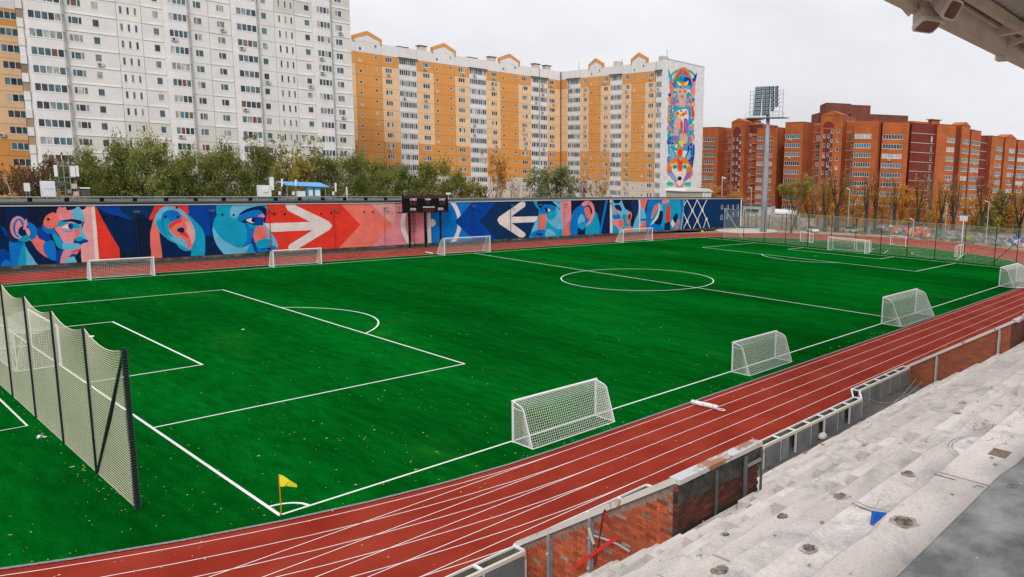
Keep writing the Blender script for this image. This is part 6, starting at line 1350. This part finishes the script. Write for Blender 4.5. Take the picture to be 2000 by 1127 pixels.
G=[proto_round(13,4.6,s,12500,M_gr,.22) for s in (1,2,3)]; SI=proto_round(9,4.6,9,9000,M_sil,.26,nc=50,lo=.1); BR=proto_round(9,4.2,12,4200,M_brn,.2,.1,.5); YG=proto_round(8,2.6,14,3000,M_ygr,.22,.3,.5)
GRP='willows and shrubs behind the painted hall'
rows=[ # px, top py, width px, kind, label words
(18,322,60,'B','brown bushy tree at the far left edge behind the hall roof'),(66,318,70,'B','reddish brown tree behind the white roof cabinet'),(112,300,60,'B','thin brownish tree behind the aerial rack'),
(150,288,62,'G','green willow right above the aerial rack'),(196,312,60,'G','low green willow right of the aerial rack'),(240,270,66,'G','tall green willow before the second glazed balcony stack'),(292,266,66,'G','tallest green willow, in front of the white block'),(345,300,60,'G','green willow with a dented crown left of the kiosk group'),
(398,290,66,'G','broad green willow before the third glazed balcony stack'),(452,282,60,'G','green willow left of the tall yellowish tree'),(505,284,56,'G','green willow standing above the grey roof cabinet'),(553,300,40,'Y','thin yellowing tree above the blue rooftop shelter'),(592,292,56,'Y','pale yellow green tree right of the blue shelter roof'),
(636,296,60,'G','green willow at the right corner of the white block'),(690,296,60,'G','green willow where the white and yellow blocks meet'),(738,312,56,'G','green willow left of the scoreboard top'),(790,318,60,'G','green willow directly above the scoreboard'),(842,310,66,'G','round green willow right of the scoreboard'),(884,334,48,'G','small green willow at the end of the dense row'),
(928,345,46,'Y','olive tree left of the golden tree before the yellow block'),(1078,326,86,'S','round silver green willow alone before the yellow block corner')]
for i,(px,py,wd,k,lab) in enumerate(rows):
    Yt=66+(i*37%11); p=at_y(px,py,Yt); D=(p-CAM).dot(_f); hh=p.z; wr=wd/2/FOC*D*1.18
    pr_={'G':G[i%3],'S':SI,'B':BR,'Y':YG}[k]; h0,w0={'G':(13.2,4.6),'S':(9.2,4.6),'B':(9.2,4.2),'Y':(8.2,2.6)}[k]
    t=tree('willow_tree' if k in 'GS' else 'autumn_tree',lab,(p.x,Yt,0),pr_,i*1.7,wr/w0*(1.06 if k=='G' else 1),hh/h0,GRP)
# under-storey that closes the view between the trunks
cl=[(x,70+rs.uniform(-3,5),rs.uniform(5.5,8.2),2.4,1.8,1.7) for x in np.arange(2,66,1.9)]
o=bpy.data.objects.new('undergrowth',leaf_mesh('undergrowth',cl,9000,.22,M_gr,.3,.45,77,.5)); COL.objects.link(o); tag(o,'dense green undergrowth between the willow trunks behind the hall','shrubs',kind='stuff')
cl=[(x,62+rs.uniform(-.5,.5),rs.uniform(6.3,7.7),.9,.5,.55) for x in list(np.arange(0,16,1.3))]
o=bpy.data.objects.new('yellow_shrubs',leaf_mesh('yellow_shrubs',cl,2200,.16,mat('shrub_yellow',(.55,.33,.02),.8,col2=(.30,.2,.03),scale=1.5),.2,.5,78,.6)); COL.objects.link(o); tag(o,'bright yellow low shrubs showing behind the hall roof at far left','shrubs',kind='stuff')
def bare(name,label,loc,h,w_,seed,m=M_bark2,leaf=None,nl=0,lsz=.14,group=None,stems=3,tall=1.0,cat='tree'):
    q=random.Random(seed); t=thing(name,label,cat,loc,0,group); mb=MB(); tips=[]
    for k in range(stems): branches(mb,(q.uniform(-.2,.2),q.uniform(-.2,.2),0),(q.uniform(-.3,.3)*w_,q.uniform(-.3,.3)*w_,1.5),h*.36,.14,4,q,.38,.5*w_,tips,2,3,4)
    inst('trunk',mb.mesh('trunk',m),t)
    if leaf: cl=[(c.x,c.y,c.z,.5,.5,.6) for c,d in tips if d<=2]; inst('crown',leaf_mesh('crown',cl,nl,lsz,leaf,.2,.5,seed,.6),t)
    return t
for i,(px,py,h_,lab,lf,nl) in enumerate(((968,308,12,'golden leaved thin tree before the yellow block left of the silver willow',M_gold,1900),(1010,350,9,'bare brown tree next to the golden thin tree',None,0),(1040,360,8,'small bare shrub left of the silver willow',None,0),(1138,350,8,'bare pinkish brown tree right of the silver willow',M_brn,500),(1165,352,8,'bare tree with a few orange leaves at its foot',M_gold,500),(560,262,14,'tall sparse yellow tree rising above the blue shelter',M_ygr,1500),(705,280,12,'leafless young tree before the left end of the yellow block',None,0))):
    Yt=74; p=at_y(px,py,Yt); bare('bare_tree',lab,(p.x,Yt,0),p.z*.98,1.0,40+i,M_bark2,lf,nl,.2)
# pollarded poplars beyond the far bend
def poplar_proto(seed,h=14,gold=1600,m=M_gold):
    q=random.Random(seed); mb=MB(); hb=q.uniform(4.2,5.2); mb.tube([(0,0,-.1),(q.uniform(-.1,.1),0,hb*.5),(0,0,hb)],.50,8,.42,cap=False); tips=[]
    for k in range(q.randint(9,13)):
        a=q.uniform(0,6.28); r0=q.uniform(.1,.5); top=h*q.uniform(.72,1.0); sp=q.uniform(.3,1.9); P=[Vector((0,0,hb-.5)),Vector((r0*math.cos(a),r0*math.sin(a),hb+.7))]
        for j in (1,2,3,4): f=j/4; P.append(Vector(((r0+sp*f**.8)*math.cos(a+q.gauss(0,.1)),(r0+sp*f**.8)*math.sin(a+q.gauss(0,.1)),hb+.7+(top-hb-.7)*f)))
        mb.tube(P,.13,4,.02,cap=False)
        for j in range(10):
            f=q.uniform(.15,.95); i_=min(int(f*4),3); b_=P[1+i_].lerp(P[2+i_],f*4-i_); a2=q.uniform(0,6.28); l=q.uniform(.9,2.2); e=b_+Vector((math.cos(a2)*l*.35,math.sin(a2)*l*.35,l)); mb.tube([b_,b_.lerp(e,.5)+Vector((.05,.05,0)),e],.028,3,.01,cap=False); tips.append(e)
    cl=[(e.x,e.y,e.z-.7,.45,.45,.9) for e in tips if e.z<h*.86 or q.random()<.3]
    return mb.mesh('trunk',M_bark),leaf_mesh('crown',cl,gold,.15,m,.4,.5,seed,.8)
PP=[poplar_proto(s,14.5,n) for s,n in ((21,700),(22,250),(23,500))]
GR2='pollarded poplars beyond the far bend'
pops=[(148.3,28.7,.95,.9,0,'pollarded poplar nearest the floodlight mast behind the bend'),(149.8,26.2,1.35,1.15,1,'thick twin trunked poplar behind the three small goals'),(154.2,20.4,1,1.05,1,'poplar with a pale scar on its forked trunk'),(156.7,19.1,.9,1.0,2,'slender poplar close right of the scarred one'),(158.4,14.8,1,.95,2,'short poplar in front of the left graffiti'),(159.6,9.2,1,1.1,0,'tall poplar left of the orange graffiti'),(160.7,3.7,1,1.0,1,'dark poplar standing in the orange graffiti'),(160.7,.6,1.05,1.0,0,'golden poplar left of the basketball hoop'),(157,-7.5,1.15,1.1,1,'bare topped poplar just left of the basketball hoop'),(151,-17.5,1.3,1.05,0,'thick poplar right before the blue and white graffiti'),(149,-21,1.0,1.0,2,'last poplar at the right picture edge')]
for i,(x,y,s,sz,k,lab) in enumerate(pops):
    t=thing('poplar_tree',lab,'tree',(x,y,0),i*.9,GR2); inst('trunk',PP[k][0],t); inst('crown',PP[k][1],t); t.scale=(s,s,sz)
# golden and olive trees further back
GD=[proto_round(10,3.6,s,3300,M_gold,.22,.6,.35,34,.10) for s in (31,32)]; OL=proto_round(8,3.6,33,3200,M_ygr,.26,.2,.5,32,.1)
back=[(1395,345,172,60,'g','golden tree behind the hall end below the flag'),(1428,365,176,50,'g','low golden tree between flagpole and mast'),(1590,350,168,56,'g','golden birch behind the olive tree'),(1625,340,176,50,'g','golden birch behind the first pollarded poplar'),(1672,350,172,60,'g','large golden tree between two pollarded poplars'),(1722,370,176,44,'g','golden tree below the middle brick block'),(1762,345,176,50,'g','golden tree before the dark red corner'),(1800,372,176,40,'g','low golden tree before the dark red corner'),(1842,350,172,60,'g','golden tree right of the dark red corner'),(1905,372,172,60,'g','golden tree behind the basketball hoop'),(1935,395,165,50,'o','grey green shrub tree right of the hoop'),(1965,360,172,60,'o','olive tree near the right edge'),(1992,350,168,50,'g','golden tree at the right picture edge'),(1640,392,168,50,'g','small golden tree close to the ground left of the scarred poplar')]
for i,(px,py,D,wd,k,lab) in enumerate(back):
    D=D+32 if px!=1548 else 168
    p=at_d(px,py,D); wr=wd/2/FOC*D*1.1; pr_,h0,w0=(GD[i%2],10.2,3.6) if k=='g' else (OL,8.2,3.6)
    tree('golden_tree' if k=='g' else 'olive_tree',lab,(p.x,p.y,0),pr_,i*1.3,wr/w0,p.z/h0*.9)
for i,(px,py,D) in enumerate(((1560,350,160),(1700,330,175),(1745,318,170),(1820,330,172),(1870,350,168),(1660,330,170),(1610,335,172))):
    p=at_d(px,py,D+25); bare('bare_tree','leafless tan tree '+['just right of the floodlight mast','before the middle brick block','before the fourth brick block','before the dark red corner wall','left of the basketball hoop','behind the scarred poplar','behind the olive tree right of the mast'][i],(p.x,p.y,0),p.z,.7,60+i,M_bark2,None,0)

p=at_d(1546,430,172); bare('olive_tree','olive and brown leaved spreading tree right of the floodlight mast',(p.x,p.y,0),at_d(1546,350,172).z,1.5,71,M_bark,M_ygr,3200,.22,stems=4)
# ================================================================== THINGS BEYOND THE FAR BEND
M_fc=mat('fence_concrete',(.40,.33,.28),.9,col2=(.22,.17,.14),scale=1.2)
cf=thing('concrete_fence','stained concrete panel fence with dark posts behind the floodlight mast','fence',(146,42,0)); Pf=[(139.2,48.3),(143,45.8),(147,40.5),(150.5,34.5),(152.5,31)]
for (xa,ya_),(xb,yb2) in zip(Pf[:-1],Pf[1:]):
    n=2
    for i in range(n):
        a=Vector((xa,ya_,0)).lerp(Vector((xb,yb2,0)),i/n); b=Vector((xa,ya_,0)).lerp(Vector((xb,yb2,0)),(i+1)/n); nn=(b-a).normalized(); o=Vector((-nn.y,nn.x,0))*.06
        a2,b2=a+nn*.12,b-nn*.12; MB().hull([a2-o,b2-o,b2+o,a2+o],[v+Vector((0,0,2.9)) for v in (a2-o,b2-o,b2+o,a2+o)]).build('fence_panel',M_fc if i else mat('fence_pinkish',(.46,.33,.27),.9,col2=(.25,.18,.15),scale=1.1),cf)
        MB().box(a.x-.12,a.x+.12,a.y-.12,a.y+.12,0,3.3).build('post',M_dgrey,cf)
gs=thing('grey_garage','pale grey flat roofed outbuilding with dark awnings behind the mast','building',(158,58,0))
def block_d(root,px0,px1,pyt,D0,D1,m,z0=0,dep=5,name='wall'):
    a=at_d(px0,pyt,D0); b=at_d(px1,pyt,D1); z=at_d((px0+px1)/2,pyt,(D0+D1)/2).z; A_=Vector((a.x,a.y,0)); B_=Vector((b.x,b.y,0)); t_=(B_-A_).normalized(); n_=Vector((-t_.y,t_.x,0))*dep
    return MB().hull([v+Vector((0,0,z0)) for v in (A_,B_,B_+n_,A_+n_)],[v+Vector((0,0,z)) for v in (A_,B_,B_+n_,A_+n_)]).build(name,m,root),A_,B_,z
M_gar=mat('garage_white',(.52,.51,.48),.85,var=.15,scale=.7)
o,A_,B_,z=block_d(gs,1450,1506,401,192,190,M_gar); F=Facade(gs,A_[:2],B_[:2]); F.core(-.2,F.L+.1,z,z+.2,-.4,5.2,M_dgrey,'roof'); F.core(1.2,4.4,z-1.6,z-1.1,-.5,-.001,M_black,'awning'); F.core(1.5,5,z-3.4,z-3.2,-.5,-.001,M_grey,'awning')
tt=thing('white_hangar','long low hall with a white domed roof behind the concrete fence','building',(170,40,0)); 
a=at_d(1448,420,206);b=at_d(1560,417,200); A_=Vector((a.x,a.y,0));B_=Vector((b.x,b.y,0)); t_=(B_-A_).normalized();n_=Vector((-t_.y,t_.x,0)); zt=2.9
MB().hull([A_,B_,B_+n_*8,A_+n_*8],[v+Vector((0,0,zt)) for v in (A_,B_,B_+n_*8,A_+n_*8)]).build('wall',M_gar,tt)
mb=MB(); L_=(B_-A_).length
for i in range(8):
    u0,u1=L_*i/8,L_*(i+1)/8; h=lambda u:.2+.55*math.sin(PI*u/L_)
    mb.hull([A_+t_*u0-n_*.3+Vector((0,0,zt)),A_+t_*u1-n_*.3+Vector((0,0,zt)),A_+t_*u1+n_*8+Vector((0,0,zt)),A_+t_*u0+n_*8+Vector((0,0,zt))],[A_+t_*u0-n_*.3+Vector((0,0,zt+.3)),A_+t_*u1-n_*.3+Vector((0,0,zt+.3)),A_+t_*u1+n_*7+Vector((0,0,zt+.3+h(u1))),A_+t_*u0+n_*7+Vector((0,0,zt+.3+h(u0)))])
mb.build('roof',mat('white_roof',(.72,.72,.74),.6),tt)
# graffiti wall: a low retaining wall and the court beyond
gw=thing('graffiti_wall','low concrete wall covered in orange, green and blue graffiti behind the red bend','wall',(160,2,0)); r3=Raster(0,46,0,2.6,24,(.27,.26,.26))
q=random.Random(8)
for i in range(430):
    x=q.uniform(0,46); z=q.uniform(.1,2.5); c=q.choice([(.30,.30,.30),(.40,.39,.38),(.16,.15,.16),(.12,.2,.16),(.3,.2,.22),(.22,.2,.3),(.45,.42,.38)]); r3.poly([(x+q.uniform(.2,1.1)*math.cos(a),z+q.uniform(.1,.5)*math.sin(a)) for a in np.linspace(0,6,9)],c)
def graf(x0,x1,cols,n):
    for i in range(n):
        x=q.uniform(x0,x1); z=q.uniform(.4,2.3); c=q.choice(cols); r3.poly([(x+q.uniform(.15,.9)*math.cos(a),z+q.uniform(.15,.7)*math.sin(a)) for a in np.linspace(0,6,8)],c)
graf(3.2,7.5,[(.75,.16,.03),(.6,.6,.62),(.08,.2,.18),(.7,.25,.1)],22); graf(9.5,17,[(.80,.13,.03),(.75,.2,.05),(.08,.08,.2),(.6,.1,.3),(.7,.6,.55)],55); graf(17,22,[(.08,.2,.16),(.45,.18,.08),(.15,.25,.3)],26); graf(26,29,[(.4,.42,.05),(.25,.3,.1)],9); graf(38,45,[(.03,.14,.55),(.75,.75,.78),(.7,.3,.1),(.02,.2,.5),(.6,.6,.1)],60)
gim=r3.image('graffiti')
GP=[(157.8,21),(157.2,8),(154.5,-3),(150.2,-13.5),(148.3,-23.5)]; mg=img_mat('graffiti_paint',gim,0,0,0,0,bump=False); u=0
for (xa,ya_),(xb,yb2) in zip(GP[:-1],GP[1:]):
    l=math.hypot(xb-xa,yb2-ya_); t_=Vector(((xb-xa)/l,(yb2-ya_)/l,0)); n_=Vector((-t_.y,t_.x,0)); a=Vector((xa,ya_,0)); b=Vector((xb,yb2,0)); mb=MB(); mb.hull([a,b,b+n_*.3,a+n_*.3],[v+Vector((0,0,2.3)) for v in (a,b,b+n_*.3,a+n_*.3)]); o=mb.build('wall_section',mg,gw)
    uv_plane(o,lambda p,a=a,t_=t_,u=u:((u+(Vector((p.x,p.y,0))-a).dot(t_))/46,p.z/2.6)); u+=l
# basketball hoop, lamp posts, flagpole
bh=thing('basketball_hoop','white basketball backboard on a pole beyond the graffiti wall','hoop',(152,-11,0)); p=at_d(1882,430,166); MB().tube([(p.x,p.y,0),(p.x,p.y,p.z)],.12,6).build('pole',M_white,bh); MB().box(p.x-.05,p.x+.05,p.y-.9,p.y+.9,p.z-.2,p.z+1.0).build('backboard',mat('board_white',(.65,.65,.65),.6),bh); mb=MB(); mb.tube([(p.x-.3+.23*math.cos(a),p.y+.23*math.sin(a),p.z) for a in np.linspace(0,6.28,9)],.02,4); mb.build('rim',mat('rim_orange',(.7,.2,.05),.6),bh)
for i,(px,pyt,pyb,D) in enumerate(((1468,368,421,185),(1505,415,440,183),(1785,430,455,168),(1660,370,430,185),(1932,395,470,160),(1850,398,430,190))):
    p=at_d(px,pyt,D); t=thing('lamp_post','slim pale lamp post '+['between the flagpole and the mast','just right of the floodlight mast','standing before the orange graffiti','behind the golden trees mid right','right of the basketball hoop','before the dark red brick corner'][i],'lamp post',(p.x,p.y,0),0,'lamp posts beyond the track'); MB().tube([(p.x,p.y,0),(p.x,p.y,p.z)],.09,5).build('post',mat('lamp_post_pale',(.5,.47,.42),.6),t); MB().bar((p.x,p.y,p.z),(p.x,p.y+1.0,p.z+.3),.2,.12).build('head',M_cab,t)
p=at_d(1411,344,190); fp_=thing('flagpole','thin flagpole with a small white, blue and red flag behind the blue wall end','flag',(p.x,p.y,0)); MB().tube([(p.x,p.y,0),(p.x,p.y,p.z)],.07,5).build('pole',M_frame,fp_)
for i,c in enumerate(((.72,.72,.74),(.03,.08,.35),(.6,.03,.03))): z=p.z-.15-.35*i; mb=MB(); mb.hull([(p.x,p.y,z-.35),(p.x,p.y-1.1,z-.55),(p.x+.02,p.y-1.1,z-.55),(p.x+.02,p.y,z-.35)],[(p.x,p.y,z),(p.x,p.y-1.1,z-.2),(p.x+.02,p.y-1.1,z-.2),(p.x+.02,p.y,z)]); mb.build('stripe',mat('flag_%d'%i,c,.8),fp_)
# parked cars glimpsed between the trunks
def car(label,px,py,D,rz,m):
    p=at_d(px,py,D); t=thing('parked_car',label,'car',(0,0,0),0,'parked cars by the brick blocks')
    mb=MB(); mb.hull([(-2.1,-.85,.3),(2.1,-.85,.3),(2.1,.85,.3),(-2.1,.85,.3)],[(-2.05,-.8,.85),(2.05,-.8,.75),(2.05,.8,.75),(-2.05,.8,.85)]); mb.build('body',m,t)
    mb=MB(); mb.hull([(-1.6,-.75,.82),(1.0,-.75,.8),(1.0,.75,.8),(-1.6,.75,.82)],[(-1.1,-.6,1.42),(.4,-.6,1.42),(.4,.6,1.42),(-1.1,.6,1.42)]); mb.build('cabin',mat('car_glass',(.03,.04,.05),.1),t)
    for x in (-1.3,1.3):
        for y in (-.86,.7): MB().tube([(x,y,.32),(x,y+.16,.32)],.32,12).build('wheel',M_black,t)
    t.location=(p.x,p.y,0); t.rotation_euler=(0,0,rz)
car('white car parked left of the golden trees behind the far net',1588,428,178,.9,mat('car_white',(.72,.73,.74),.3)); car('pale silver car parked near the scarred poplar',1660,432,182,1.2,mat('car_silver',(.45,.46,.47),.3)); car('white car parked behind the tall poplar near the graffiti',1830,437,186,1.5,mat('car_white',(.72,.73,.74),.3)); car('dark car parked behind the orange graffiti',1720,433,180,1.3,mat('car_dark',(.05,.06,.08),.3))
# scrub at the foot of the wall
cl=[(150+rs.uniform(-3,5),y,rs.uniform(.1,.5),1.1,1.3,.45) for y in np.arange(-20,44,1.4)]
o=bpy.data.objects.new('dry_scrub',leaf_mesh('dry_scrub',cl,7000,.14,mat('scrub',(.20,.14,.08),.9,col2=(.10,.10,.04),scale=1),.0,.4,91,.6)); COL.objects.link(o); tag(o,'dry brown grass and weeds along the foot of the trees','grass',kind='stuff')
MB().poly([(165,-160,-.045),(420,-160,-.045),(420,200,-.045),(182,75,-.045),(176,30,-.045),(166,-25,-.045)]).build('yard',mat('yard_ground',(.14,.125,.11),.95,col2=(.22,.16,.10),scale=.15))['kind']='structure'
